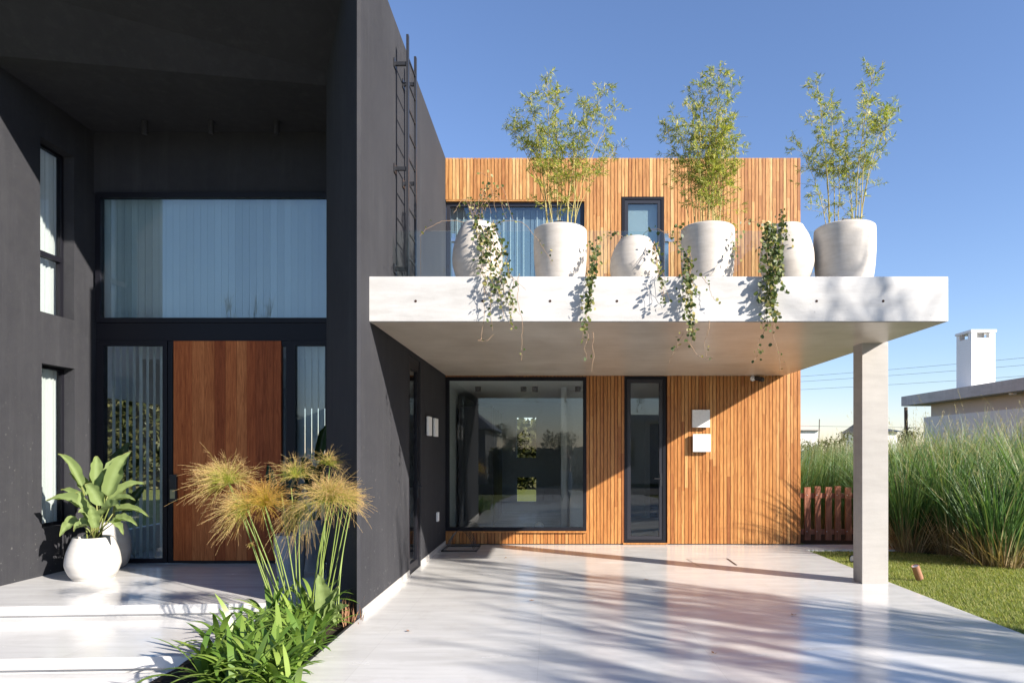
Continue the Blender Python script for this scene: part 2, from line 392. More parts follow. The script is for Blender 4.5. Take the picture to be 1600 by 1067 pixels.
RX = 3.70
mb = MB(); mb.add([(SX, BY-.012, 0), (SX, 2.4, 0), (RX, 2.4, 0), (RX, 9.98, 0), (6.2, 9.98, 0), (6.2, BY-.012, 0),
                   (SX, BY-.012, -.12), (SX, 2.4, -.12), (RX, 2.4, -.12), (RX, 9.98, -.12), (6.2, 9.98, -.12), (6.2, BY-.012, -.12),
                   (SX, -7.5, -.36), (RX, -7.5, -.36), (SX, -7.5, -.45), (RX, -7.5, -.45)],
                  [(0,1,2,3,4,5), (1,0,6,7), (2,8,9,3), (3,9,10,4), (4,10,11,5), (1,12,13,2), (12,14,15,13), (1,7,14,12), (2,13,15,8)])
kind(mb.build('driveway', M['tile']), 'structure')
kind(MB().add([(-200,-8,-.40),(200,-8,-.40),(200,-15,-.40),(-200,-15,-.40)], [(0,3,2,1)]).build('road', M['asphalt']), 'structure')
# inspection hatch lines set in the paving
mb = MB()
h = [W(1072, 873, 1)*0 for _ in range(1)]
def floor_pt(x, y, z=0.0):
    D = (CH-z)*FPX/(y-VY); return Vector(((x-VX)*D/FPX, D, z))
for a, b, w in (((1073, 873), (1136, 872), .004), ((1073, 873), (1095, 885), .004), ((1136, 872), (1151, 882.5), .012)):
    p, q = floor_pt(*a, .003), floor_pt(*b, .003); d = (q-p).normalized(); s = Vector((-d.y, d.x, 0))*w
    mb.face([p-s, q-s, q+s, p+s])
tag(mb.build('floor_hatch', M['dark_steel'], None, (0,0,0)), 'thin dark outline of a floor hatch set in the pale paving near the timber wall', 'floor hatch')

# landing and steps
def edge(x, y0, x0, k): return y0 + k*(x-x0)
mb = MB()
L0, L1 = -6.6, -2.0
mb.prism([(L0, edge(L0,6.30,-5.11,.066)), (L1, edge(L1,6.30,-5.11,.066)), (L1, 8.9), (L0, 8.9)], -.085, 0)
mb.prism([(L0, edge(L0,6.335,-5.11,.066)), (L1-.01, edge(L1,6.335,-5.11,.066)), (L1-.01, 8.9), (L0, 8.9)], -.20, -.086)
kind(mb.build('entrance_landing', M['tile']), 'structure')
mb = MB(); L2 = -2.62
mb.prism([(L0, edge(L0,5.09,-4.13,.05)), (L2, edge(L2,5.09,-4.13,.05)), (L2, 6.34), (L1-.02, 6.40), (L1-.02, 6.6), (L0, 6.34)], -.20, -.115)
mb.prism([(L0, edge(L0,5.125,-4.13,.05)), (L2-.01, edge(L2,5.125,-4.13,.05)), (L2-.01, 6.3), (L0, 6.3)], -.33, -.201)
kind(mb.build('entrance_step', M['tile']), 'structure')
mb = MB(); mb.prism([(L0, 1.0), (-2.66, 1.0), (-2.66, 5.16), (L0, 5.04)], -.33, -.235)
kind(mb.build('front_path', M['tile']), 'structure')
mb = MB(); 
for i in range(14):
    for j in range(16):
        pass
gx = np.linspace(-2.64, SX-.006, 16); gy = np.linspace(2.6, 6.5, 30)
Vb = [(x, y, -.10 + .05*math.sin(math.pi*(x+2.9)/1.25) + random.uniform(-.015,.015)) for y in gy for x in gx]
Fb = [(j*16+i, j*16+i+1, (j+1)*16+i+1, (j+1)*16+i) for j in range(29) for i in range(15)]
kind(MB().add(Vb, Fb).build('flower_bed_soil', M['soil']), 'structure')
mb = MB(); mb.box(SX-.02, SX-.004, 2.4, 5.86, -.12, .004)
kind(mb.build('drive_edging', M['dark_steel']), 'structure')

# ---------------------------------------------------------------- the house
house = thing('house', 'modern house with black rendered wing, timber clad wing and concrete canopy terrace', 'house', (0, BY, 0))
TOP = 5.98
# right side wall of the entrance wing, splayed at its front
mb = MB(); DY0, DY1, DZ = 7.87, 8.56, 2.56
mb.prism([(-1.69, 5.87), (SX, 5.90), (SX, DY0), (-2.495, DY0), (-2.495, 7.5)], -.25, TOP)
mb.box(-1.95, SX, DY0, DY1, DZ, TOP)
mb.box(-1.95, SX, DY1, 10.62, -.25, TOP)
mb.box(-2.495, -2.40, DY0, 8.9, 0, 5.9)
mb.build('side_wall', M['black'], house)
mb = MB(); mb.box(SX+.002, SX+.012, 5.93, DY0, 0, .066); mb.box(SX+.002, SX+.012, DY1, BY-.06, 0, .066)
mb.build('skirting', M['plinth'], house)
# left wall with two window openings
def wall_cells(mb, axis, a0, a1, z0, z1, holes, t0, t1):
    """wall along axis ('x' or 'y'); holes (a0,a1,z0,z1); thickness range t0..t1 on the other axis"""
    cuts = sorted(set([a0, a1] + [h[0] for h in holes] + [h[1] for h in holes]))
    for p, q in zip(cuts[:-1], cuts[1:]):
        hs = sorted((h[2], h[3]) for h in holes if h[0] <= p+1e-6 and h[1] >= q-1e-6)
        z = z0
        for h0, h1 in hs + [(z1, z1)]:
            if h0 > z+1e-6:
                if axis == 'x': mb.box(p, q, t0, t1, z, h0)
                else: mb.box(t0, t1, p, q, z, h0)
            z = max(z, h1)
LX = -5.9
LW = [(7.837, 8.39, 3.05, 5.06), (7.86, 8.40, .55, 2.455)]
mb = MB(); wall_cells(mb, 'y', 7.2, 8.90, -.35, TOP, LW, LX-.22, LX)
mb.box(-10, LX-.22, 7.2, 7.42, -.35, TOP)
mb.build('left_wall', M['black'], house)
def side_window(y0, y1, z0, z1, rail=None):
    x = LX-.15; m = MB(); f = .035
    m.box(x-.03, x+.02, y0, y0+f, z0, z1); m.box(x-.03, x+.02, y1-f, y1, z0, z1)
    m.box(x-.03, x+.02, y0+f, y1-f, z0, z0+f); m.box(x-.03, x+.02, y0+f, y1-f, z1-f, z1)
    if rail: m.box(x-.032, x+.035, y0+f, y1-f, rail-.03, rail+.03); m.box(x-.03, x+.03, y1-f-.03, y1-f, z0+f, rail-.03)
    w = m.build('window', M['frame'], house)
    if rail:
        MB().box(x-.008, x-.002, y0+f, y1-f, z0+f, rail-.03).box(x-.008, x-.002, y0+f, y1-f, rail+.03, z1-f).build('pane', M['glass'], w)
    else: MB().box(x-.008, x-.002, y0+f, y1-f, z0+f, z1-f).build('pane', M['glass'], w)
    m = MB(); n = 60; ya, yb = y0-.15, y1+.30
    zb = z0+.02
    for i in range(n):
        p0, p1 = ya+(yb-ya)*i/n, ya+(yb-ya)*(i+1)/n
        q = lambda y: x-.085+.016*math.sin(y*95)+.008*math.sin(y*41)
        m.face([(q(p0), p0, zb-.05), (q(p1), p1, zb-.05), (q(p1), p1, z1+.06), (q(p0), p0, z1+.06)])
    m.build('curtain', M['curtain'], w, smooth=True)
side_window(*LW[0], rail=3.77); side_window(*LW[1])
MB().box(-8.6, LX-.25, 7.45, 8.9, 2.6, 2.9).box(-8.62, -8.6, 7.45, 8.9, 0, 5.9).build('left_room_slab', M['plaster'], house)
# canopy roof over the entrance: sloping underside then level soffit
zs = 5.536; zf = 5.955; yA, yB = 7.02, 7.74
xl, xr = LX-.22, -1.72
mb = MB()
v = [(xl,6.19,zf), (xr,6.19,zf), (xr,yB+.05,zs), (xl,yA-.02,zs), (xl,8.9,zs), (xr,8.9,zs), (xl,6.19,zf+.015), (xr,6.19,zf+.015), (xr,9.5,zf+.015), (xl,9.5,zf+.015), (xl,9.5,zs), (xr,9.5,zs)]
mb.add(v, [(0,3,2,1), (3,4,5,2), (4,10,11,5), (0,1,7,6), (6,7,8,9), (1,2,5,11,8,7), (0,6,9,10,4,3), (10,9,8,11)])
mb.build('entrance_roof', M['black'], house)  # roof ends early: unseen opening added to light the foyer and its blinds
EY = 8.75; ez = lambda y: CH-(y-VY)*EY/FPX; ex = lambda x: (x-VX)*EY/FPX
# header above the glazing
MB().box(LX, -2.495, EY+.002, EY+.16, ez(303), 5.536).build('header_wall', M['black'], house)
# entrance glazing: one window unit over, one either side of the door
def frame_rect(m, x0, x1, z0, z1, y0, y1, w):
    m.box(x0, x0+w, y0, y1, z0, z1); m.box(x1-w, x1, y0, y1, z0, z1)
    m.box(x0+w, x1-w, y0, y1, z0, z0+w); m.box(x0+w, x1-w, y0, y1, z1-w, z1)
xa, xb = ex(152.5), -2.50
m = MB(); frame_rect(m, xa, xb, ez(505), ez(303), EY-.045, EY+.04, .062)
upw = m.build('window', M['frame'], house)
upw['label'] = 'wide upper entrance window with closed vertical blinds'
x0, x1, z0, z1 = xa+.062, xb-.062, ez(505)+.062, ez(303)-.062
MB().box(x0, x1, EY-.008, EY, z0, z1).build('pane', M['glass_sky'], upw)
m = MB(); x = x0-.02
while x < x1+.05:
    rot = Matrix.Rotation(R(-6+random.uniform(-1.2, 1.2)), 3, 'Z')
    m.obox(Vector((x, EY+.12, (z0+z1)/2)), .096, .0025, z1-z0+.06, rot); x += .0905
m.build('vertical_blind', M['blind'], upw)
MB().box(xa, xb, EY-.03, EY+.05, ez(533), ez(505)-.003).build('transom_beam', M['frame'], house)
def sidelight(px0, px1, ang, pitch, lab):
    xa, xb = ex(px0), ex(px1); m = MB(); zt, zb = ez(533.5), 0.012
    frame_rect(m, xa, xb, zb, zt, EY-.045, EY+.04, .058)
    w = m.build('window', M['frame'], house); w['label'] = lab
    MB().box(xa+.058, xb-.058, EY-.008, EY, zb+.058, zt-.058).build('pane', M['glass'], w)
    m = MB(); x = xa+.08
    while x < xb-.05:
        m.obox(Vector((x, EY+.13, (zb+zt)/2)), .089, .0025, zt-zb-.1, Matrix.Rotation(R(ang+random.uniform(-4, 4)), 3, 'Z')); x += pitch
    m.build('vertical_blind', M['blind'], w)
sidelight(158, 264, -40, .088, 'tall sidelight with half open vertical blinds')
sidelight(456, 517, -16, .086, 'narrow sidelight right of the door')
MB().box(ex(152.5), ex(158)-.003, EY-.03, EY+.05, 0.01, ez(533)-.003).build('mullion', M['frame'], house)
# pivot door
dx0, dx1, dz0, dz1 = ex(274), ex(441.5), .045, ez(533.5)
m = MB(); frame_rect(m, ex(264)+.003, ex(456)-.003, .01, ez(533)-.006, EY-.03, EY+.05, .06)
door = MB(); x = dx0
for wd in np.diff(np.array([274, 292, 303, 322, 338, 355, 372, 388, 402, 418, 430, 441.5])):
    w = wd*EY/FPX; door.box(x+.0012, x+w-.0012, EY-.045+random.uniform(0, .0015), EY+.0, dz0, dz1); x += w
MBb = MB().box(dx0, dx1, EY+.001, EY+.03, dz0, dz1)
door_o = door.build('front_door', M['door_wood'], house)
MBb.build('door_core', M['dark_in'], door_o)
m.build('door_frame', M['frame'], door_o)
lx = ex(275.5)
m = MB(); m.box(lx-.045, lx+.045, EY-.085, EY-.048, CH-(783-VY)*EY/FPX, CH-(741-VY)*EY/FPX)
m.build('door_lock', M['dark_steel'], door_o, bevel=.006)
MB().box(lx-.03, lx+.03, EY-.092, EY-.086, CH-(778-VY)*EY/FPX, CH-(764-VY)*EY/FPX).build('lock_plate', M['steel'], door_o)

# foyer interior behind the glazing
m = MB(); m.box(LX, -1.95, 14.3, 14.4, 2.35, 5.5); m.box(LX, -5.3, 14.3, 14.4, 0, 2.35); m.box(-3.3, -1.95, 14.3, 14.4, 0, 2.35)
m.box(LX-.1, LX, 8.9, 14.4, 2.15, 5.5); m.box(LX-.1, LX, 11.2, 14.4, 0, 2.15); m.box(LX-.1, LX, 8.9, 11.2, 0, .35); m.box(-1.95, -1.9, 10.62, 14.4, 0, 5.5)
m.build('foyer_wall', M['plaster'], house)
MB().box(LX, -1.95, 8.9, 14.3, -.05, -.002).build('foyer_floor', M['tile'], house)
MB().box(LX, -1.95, 9.7, 14.3, 2.75, 2.95).build('foyer_shade_deck', M['white'], house)  # added unseen deck: shades the lower foyer, bounces light up to the blinds

# side door in the black wall
m = MB(); f = .06; x0, x1 = SX-.07, SX-.012
m.box(x0, x1, DY0, DY0+f, .0, DZ); m.box(x0, x1, DY1-f, DY1, .0, DZ); m.box(x0, x1, DY0+f, DY1-f, DZ-f, DZ); m.box(x0, x1, DY0+f, DY1-f, 0, .02)
lf = MB(); lf.box(x0+.004, x1-.004, DY0+f+.002, DY0+f+.07, .022, DZ-f-.002); lf.box(x0+.004, x1-.004, DY1-f-.07, DY1-f-.002, .022, DZ-f-.002)
lf.box(x0+.004, x1-.004, DY0+f+.07, DY1-f-.07, .022, .11); lf.box(x0+.004, x1-.004, DY0+f+.07, DY1-f-.07, DZ-f-.08, DZ-f-.002)
sd = lf.build('side_door', M['frame'], house)
m.build('door_frame', M['frame'], sd)
MB().box(SX-.045, SX-.038, DY0+f+.07, DY1-f-.07, .11, DZ-f-.08).build('pane', M['glass'], sd)
m = MB(); m.tube([(x1, DY1-.10, 1.0), (x1+.05, DY1-.10, 1.0), (x1+.05, DY1-.22, 1.0)], .010, 8); m.box(x1-.005, x1+.006, DY1-.125, DY1-.08, .86, 1.07)
m.build('door_handle', M['dark_steel'], sd)

# ---- timber wing
FX1 = (1251-VX)*BY/FPX
fx = lambda x: (x-VX)*BY/FPX
fz = lambda y: CH-(y-VY)*BY/FPX
WIN = (SX, fx(916.5), fz(829), fz(589))                # ground window
DOOR = (fx(975), fx(1040), 0.03, fz(588))
UWIN = (SX, fx(915), 3.02, fz(313))
UDOOR = (fx(971), fx(1037.5), 3.02, fz(308.5))
holes = [WIN, DOOR, UWIN, UDOOR]
m = MB(); wall_cells(m, 'x', SX, FX1-.02, 0, 6.0-.03, holes, BY+.004, BY+.12)
m.box(FX1-.14, FX1-.02, BY+.12, 17, 0, 5.97); m.box(-1.9, FX1-.14, BY+.12, 17, 5.78, 5.97)
m.build('facade_board', M['backing'], house)
def slats(name, mat, zlo, zhi, hl, skip=None):
    m = MB(); x = SX+.004; pitch = .0545
    n = int((FX1-SX)/pitch); pitch = (FX1-SX-.006)/n
    for i in range(n):
        a, b = x+i*pitch, x+i*pitch+pitch-.0085; c = (a+b)/2
        hs = sorted((h[2], h[3]) for h in hl if h[0]-.001 < c < h[1]+.001)
        z = zlo; segs = []
        for h0, h1 in hs + [(zhi, zhi)]:
            if h0 > z+.02: segs.append((z, h0))
            z = max(z, h1)
        for s0, s1 in segs:
            cuts = [s0]
            while s1-cuts[-1] > 1.2 and random.random() < .75:
                cuts.append(cuts[-1]+random.uniform(.5, min(2.2, s1-cuts[-1]-.3)))
            cuts.append(s1)
            for c0, c1 in zip(cuts[:-1], cuts[1:]):
                d = random.uniform(0, .003); m.box(a, b, BY-.026+d, BY+.002, c0+.0008, c1-.0008)
    return m.build(name, mat, house)
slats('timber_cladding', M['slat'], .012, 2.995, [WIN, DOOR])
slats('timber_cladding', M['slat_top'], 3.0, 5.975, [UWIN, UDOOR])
# side return of the wing, boarded
m = MB(); y = BY+.03
while y < 17: m.box(FX1-.018, FX1, y, y+.05, 0, 5.97); y += .055
m.build('timber_cladding', M['slat'], house)
# timber lining of the upper openings
m = MB(); m.box(UWIN[0]+.01, UWIN[1], BY-.02, BY+.14, UWIN[3]-.02, UWIN[3]-.001); m.box(UWIN[1]-.016, UWIN[1]-.001, BY-.02, BY+.14, 3.02, UWIN[3]-.022)
m.box(UDOOR[1]-.012, UDOOR[1]-.001, BY-.02, BY+.1, 3.02, UDOOR[3]-.014); m.box(UDOOR[0], UDOOR[1], BY-.02, BY+.1, UDOOR[3]-.013, UDOOR[3]-.001)
m.build('opening_lining', M['slat_top'], house)

# ground window
m = MB(); frame_rect(m, WIN[0]+.006, WIN[1]-.003, WIN[2]+.004, WIN[3]-.004, BY-.035, BY+.05, .052)
gw = m.build('window', M['frame'], house); gw['label'] = 'big square ground floor window'
MB().box(WIN[0]+.058, WIN[1]-.055, BY-.006, BY+.002, WIN[2]+.056, WIN[3]-.056).build('pane', M['glass'], gw)
m = MB(); m.box(SX+.01, WIN[1]-.002, BY-.06, BY-.028, WIN[2]-.022, WIN[2]+.001); m.build('sill', M['slat'], gw)
# narrow glazed door
def glazed_door(o4, z0, lab, name):
    m = MB(); frame_rect(m, o4[0]+.003, o4[1]-.003, z0, o4[3]-.003, BY-.032, BY+.05, .045)
    lf = MB(); frame_rect(lf, o4[0]+.05, o4[1]-.05, z0+.047, o4[3]-.05, BY-.022, BY+.04, .052)
    d = lf.build(name, M['frame_terrace'], house); d['label'] = lab
    m.build('door_frame', M['frame'], d)
    MB().box(o4[0]+.102, o4[1]-.102, BY-.002, BY+.006, z0+.099, o4[3]-.102).build('pane', M['glass'] if z0 < 1 else M['glass_sky'], d)
    return d
nd = glazed_door(DOOR, .03, 'narrow glazed door in the ground floor timber wall', 'glazed_door')
hx = DOOR[1]-.075; m = MB(); m.tube([(hx, BY-.022, 1.02), (hx, BY-.07, 1.02), (hx-.11, BY-.07, 1.02)], .009, 8); m.box(hx-.018, hx+.018, BY-.028, BY-.0225, .90, 1.10)
m.build('door_handle', M['dark_steel'], nd)
MB().box(DOOR[0]-.02, DOOR[1]+.02, BY-.06, BY+.05, .008, .028).build('threshold', M['slat'], nd)
ud = glazed_door(UDOOR, 3.03, 'narrow terrace door with a pale blind', 'glazed_door')
MB().box(UDOOR[0]+.06, UDOOR[1]-.06, BY+.07, BY+.075, 3.05, UDOOR[3]-.06).build('blind', M['blind'], ud)
# terrace window with blinds
m = MB(); frame_rect(m, UWIN[0]+.006, UWIN[1]-.02, 3.03, UWIN[3]-.024, BY+.03, BY+.10, .06)
tw = m.build('window', M['frame_terrace'], house); tw['label'] = 'wide terrace window with blue grey blinds'
MB().box(UWIN[0]+.066, UWIN[1]-.08, BY+.06, BY+.066, 3.09, UWIN[3]-.084).build('pane', M['glass_sky'], tw)
m = MB(); x = UWIN[0]+.1
while x < UWIN[1]-.06:
    m.obox(Vector((x, BY+.2, 4.1)), .094, .0025, 2.3, Matrix.Rotation(R(8+random.uniform(-6, 6)), 3, 'Z')); x += .105
m.build('vertical_blind', M['blind_blue'], tw)
m = MB(); x = UWIN[0]+.15
while x < UWIN[1]-.06:
    m.box(x, x+.012, BY+.17, BY+.172, 3.0, UWIN[3]-.1); x += .21 if random.random() < .5 else .105
m.build('blind_cord', M['white'], tw)
# rooms behind
m = MB(); m.box(SX-.2, FX1-.14, 16.2, 16.3, 0, .25); m.box(-.86, -.40, 16.2, 16.3, .83, 1.29); m.box(SX-.2, -.86, 16.2, 16.3, .25, 2.25); m.box(-.40, FX1-.14, 16.2, 16.3, .25, 2.25); m.box(SX-.2, FX1-.14, 16.2, 16.3, 2.25, 2.6)
m.box(SX-.3, SX-.2, BY+.12, 16.3, 0, 2.6)
m.build('room_wall', M['plaster'], house)
MB().box(SX-.2, FX1-.14, BY+.12, 16.2, -.05, .0).build('room_floor', M['tile'], house)
MB().box(SX-.3, FX1-.14, BY+.12, 16.3, 2.6, 3.0).build('room_ceiling', M['white'], house)
MB().box(SX-.3, FX1-.14, 13.0, 13.1, 3.0, 5.78).build('upper_room_wall', M['dark_in'], house)
idr = MB().box(2.12, 2.62, 14.94, 14.98, 0, 2.05).build('interior_door', M['dark_in'], house)
m = MB(); m.box(2.02, 2.12, 14.90, 15.0, 0, 2.15); m.box(2.62, 2.72, 14.90, 15.0, 0, 2.15); m.box(2.12, 2.62, 14.90, 15.0, 2.052, 2.15); m.build('door_frame', M['white'], idr)
m = MB(); m.box(1.4, 2.02, 15.0, 15.1, 0, 2.6); m.box(2.02, FX1-.14, 15.0, 15.1, 2.05, 2.6); m.box(2.72, FX1-.14, 15.0, 15.1, 0, 2.05); m.build('room_wall', M['plaster'], house)
m = MB(); m.box(.15, .25, 12.4, 13.0, 0, 2.6); m.box(.25, .9, 12.9, 13.0, 0, 2.6); m.build('partition', M['plaster'], house)

# ---- concrete canopy terrace
CY = 6.175; CX0, CX1 = -1.655, (1482-VX)*CY/FPX
CZ0, CZ1 = 2.612, 3.02
m = MB(); m.box(CX0-.04, CX1, CY, 7.2, CZ0, CZ1) if False else m.prism([(CX0-.034, CY), (CX1, CY), (CX1, BY-.028), (CX0, BY-.028), (CX0, 5.9 if False else CY+.2)], CZ0, CZ1)
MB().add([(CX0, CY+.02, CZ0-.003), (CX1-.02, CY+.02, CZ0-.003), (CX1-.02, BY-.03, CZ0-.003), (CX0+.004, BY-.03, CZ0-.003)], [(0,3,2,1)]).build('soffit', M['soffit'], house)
slab = m.build('canopy_slab', M['concrete'], house, bevel=.006)
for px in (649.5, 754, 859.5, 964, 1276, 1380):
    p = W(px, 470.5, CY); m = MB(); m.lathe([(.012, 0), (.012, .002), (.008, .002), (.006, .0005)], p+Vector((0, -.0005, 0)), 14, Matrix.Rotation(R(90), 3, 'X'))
    m.build('tie_hole_disc', M['backing'], slab)  # shade inside each tie hole put into the colour of a dark disc
KX0, KX1 = (1347-VX)*7.38/FPX, (1388-VX)*7.38/FPX
MB().box(KX0, KX1, 7.38, 7.38+.22, -.02, CZ0+.01).build('column', M['column'], house, bevel=.004)
# glass railing of the terrace
GY = 7.05; gz1 = CH+(706-361)*GY/FPX
def gx_(x): return (x-VX)*GY/FPX
rail_edges = [gx_(618), gx_(657), gx_(708), gx_(870), gx_(1046), gx_(1208), gx_(1365)]
for a, b in zip(rail_edges[:-1], rail_edges[1:]):
    MB().box(a+.008, b-.008, GY, GY+.012, CZ1+.003, gz1).build('railing_pane', M['glass_rail'], house)
MB().box(gx_(1365)-.008, gx_(1365)+.004, GY+.014, BY-.1, CZ1+.003, gz1).build('railing_pane', M['glass_rail'], house)
for px in (708, 1042, 1210):
    a = gx_(px); m = MB(); m.box(a-.02, a+.02, GY+.02, GY+.06, CZ1, gz1-.02)
    p = m.build('railing_post', M['steel'], house)
    MB().box(a-.02, a+.075, GY-.012, GY+.02, gz1-.11, gz1-.075).build('clamp', M['steel'], p)

# ---------------------------------------------------------------- fixtures on the house
# ladder
lt = thing('roof_ladder', 'tall black metal ladder standing off the black side wall above the terrace', 'ladder', (SX+.14, 7.35, CZ1))
lx = SX+.14; y0, y1 = 7.15, 7.55; ztop = 5.80
for y in (y0, y1): MB().box(lx-.012, lx+.012, y-.022, y+.022, CZ1, ztop).build('rail', M['dark_steel'], lt)
z = CZ1+.20
while z < ztop-.05:
    MB().tube([(lx, y0, z), (lx, y1, z)], .010, 8).build('rung', M['dark_steel'], lt); z += .262
for z in (3.35, 4.4, 5.5):
    for y in (y0, y1):
        b = MB().box(SX+.002, lx-.013, y-.015, y+.015, z-.018, z+.018).build('bracket', M['dark_steel'], lt)
        MB().box(SX+.003, SX+.012, y-.045, y+.045, z-.045, z+.045).build('fixing_plate', M['dark_steel'], b)
# wall lamps
def lamp(p, axis, label, group, s=.27, sy=.25):
    t = thing('wall_lamp', label, 'wall lamp', p, group); p = Vector(p)
    if axis == 'y':
        MB().box(p.x-s/2, p.x+s/2, p.y-.075, p.y-.030, p.z-s/2, p.z+s/2).build('shade', M['white'], t, bevel=.003)
        MB().box(p.x-s*.4, p.x+s*.4, p.y-.030, p.y+.0, p.z-s*.4, p.z+s*.4).build('back_box', M['dark_steel'], t)
    else:
        MB().box(p.x+.022, p.x+.05, p.y-sy/2, p.y+sy/2, p.z-s/2, p.z+s/2).build('shade', M['white'], t, bevel=.003)
        MB().box(p.x+.0, p.x+.022, p.y-s*.4, p.y+s*.4, p.z-s*.4, p.z+s*.4).build('back_box', M['dark_steel'], t)
a = W(1094.5, 654, BY-.05); lamp((a.x, BY-.026, a.z), 'y', 'white square lamp on the timber wall, the upper one, half in the canopy shadow', 'square lamps on the timber wall')
a = W(1095.5, 692, BY-.05); lamp((a.x, BY-.026, a.z), 'y', 'white square lamp on the timber wall, the lower one, fully sunlit', 'square lamps on the timber wall')
lamp((SX, 8.98, 1.77), 'x', 'white square lamp on the black wall, the one nearer the side door', 'square lamps on the black wall', .25)
lamp((SX, 9.47, 1.77), 'x', 'white square lamp on the black wall, the one nearer the big window', 'square lamps on the black wall', .25)
# cctv
c = W(1183, 590.5, BY-.12); t = thing('security_camera', 'small black and white security camera under the canopy on the timber wall', 'camera', (c.x, BY-.026, c.z))
rot = Vector((.5, -.8, -.25)).to_track_quat('Z', 'Y').to_matrix()
MB().lathe([(.03, -.02), (.036, 0), (.036, .13), (.03, .135)], c+Vector((.0, .03, 0)), 16, rot).build('body', M['dark_steel'], t, smooth=False)
MB().lathe([(.04, 0), (.04, .03), (.02, .035)], Vector((c.x-.045, BY-.03, c.z)), 18, Matrix.Rotation(R(90), 3, 'X')).build('mount', M['white'], t)
MB().tube([(c.x-.045, BY-.06, c.z), (c.x, BY-.10, c.z)], .012, 8).build('bracket', M['white'], t)
# socket and switches on side wall
tag(MB().box(SX+.002, SX+.03, 9.70, 9.80, .44, .57).build('outlet_box', M['white'], None, (SX, 9.75, .44), bevel=.004), 'small white outlet box low on the black wall', 'outlet')
# ceiling spots of the entrance
for i, (px, lab) in enumerate(((226, 'nearest the windowed wall'), (330, 'in the middle of the row of three'), (432, 'nearest the splayed pillar'))):
    p = W(px, 189, 8.45); o = MB().lathe([(.032, -.17), (.034, -.165), (.034, 0), (.02, 0.001)], (p.x, p.y, zs-.001), 16).build('ceiling_spotlight', M['black'], None, (p.x, p.y, zs), smooth=False)
    tag(o, 'black cylinder spotlight under the entrance soffit, ' + lab, 'spotlight', 'spotlights under the entrance soffit')
# wire rack on the paving
t = thing('wire_stand', 'low black wire frame standing in the corner by the big window', 'wire stand', (-1.2, 10.1, 0))
xa, xb, ya, yb = -1.60, -1.10, 9.78, 10.3
MB().tube([(xa, ya, .012), (xb, ya, .012), (xb, yb, .012), (xa, yb, .012), (xa, ya, .012)], .011, 6).build('base_frame', M['dark_steel'], t)
for k in range(4):
    yy = ya+.06+k*.13
    MB().tube([(xa+.05+(xb-xa-.1)*u, yy+.08*math.sin(math.pi*u), .02+.27*math.sin(math.pi*u)**.7) for u in np.linspace(0, 1, 13)], .0045, 5).build('hoop', M['dark_steel'], t)

# ---------------------------------------------------------------- pots
def pot_profile(kind_, r, h):
    if kind_ == 'egg': pr = [(.0, 0), (.60, 0), (.80, .12), (.97, .32), (1.0, .45), (.96, .62), (.82, .82), (.66, .95), (.60, 1.0)]
    elif kind_ == 'tub': pr = [(.0, 0), (.74, 0), (.84, .05), (.92, .25), (.97, .55), (.98, .8), (.97, .97), (.95, 1.0)]
    elif kind_ == 'bowl': pr = [(.0, 0), (.62, 0), (.84, .10), (.98, .30), (1.0, .42), (.95, .62), (.84, .82), (.74, .96), (.71, 1.0)]
    else: pr = [(.0, 0), (.72, 0), (.76, .03), (.9, .5), (1.0, .97), (.99, 1.0)]
    # smooth by Catmull-Rom
    P = [np.array(p) for p in pr]; out = [P[0], P[1]]
    for i in range(1, len(P)-1):
        p0, p1, p2, p3 = P[i-1] if i > 1 else P[1], P[i], P[i+1], P[min(i+2, len(P)-1)]
        for u in np.linspace(.2, 1, 5):
            out.append(.5*((2*p1)+(-p0+p2)*u+(2*p0-5*p1+4*p2-p3)*u*u+(-p0+3*p1-3*p2+p3)*u**3))
    top = out[-1]; t = .03/r
    out += [np.array([top[0]-t*.3, top[1]+.012]), np.array([top[0]-t, top[1]+.008]), np.array([top[0]-t, top[1]-.12])]
    return [(max(.0005, a*r), b*h) for a, b in out]
def pot(p, kind_, r, h, mat, label, group, cat='plant pot', soil=.92):
    t = thing('planter_pot', label, cat, p, group); p = Vector(p)
    MB().lathe(pot_profile(kind_, r, h), p, 48).build('pot_shell', mat, t, smooth=True)
    pr = pot_profile(kind_, r, h); rr = pr[-1][0]+.004
    MB().lathe([(.001, h*soil-.01), (rr, h*soil-.01), (rr-.005, h*soil), (.001, h*soil+.01)], p, 24).build('soil', M['soil'], t)
    return t
PD = 6.62
def terrace_pot(px0, px1, ptop, kind_, label, D=PD):
    a, b = W(px0, ptop, D), W(px1, ptop, D); r = (b.x-a.x)/2; h = W(0, ptop, D-.0).z-CZ1
    c = Vector(((a.x+b.x)/2, D, CZ1)); pot(c, kind_, r, h, M['pot'], label, 'cement pots along the terrace edge'); return c, r, h
TP = [terrace_pot(707, 785, 352, 'egg', 'egg shaped cement pot with a tangled vine, the one beside the ladder'),
      terrace_pot(833, 918, 361, 'tub', 'straight cement tub with bamboo in front of the wide terrace window'),
      terrace_pot(953, 1031, 375, 'egg', 'shortest egg shaped cement pot, in front of the narrow terrace door', 6.70),
      terrace_pot(1063, 1148, 359, 'tub', 'cement tub with dense bamboo right of the narrow terrace door'),
      terrace_pot(1188, 1270, 355, 'egg', 'egg shaped cement pot half covered by a trailing vine near the facade corner'),
      terrace_pot(1273, 1366, 358, 'tub', 'cement tub with bamboo against the sky at the open end of the terrace')]
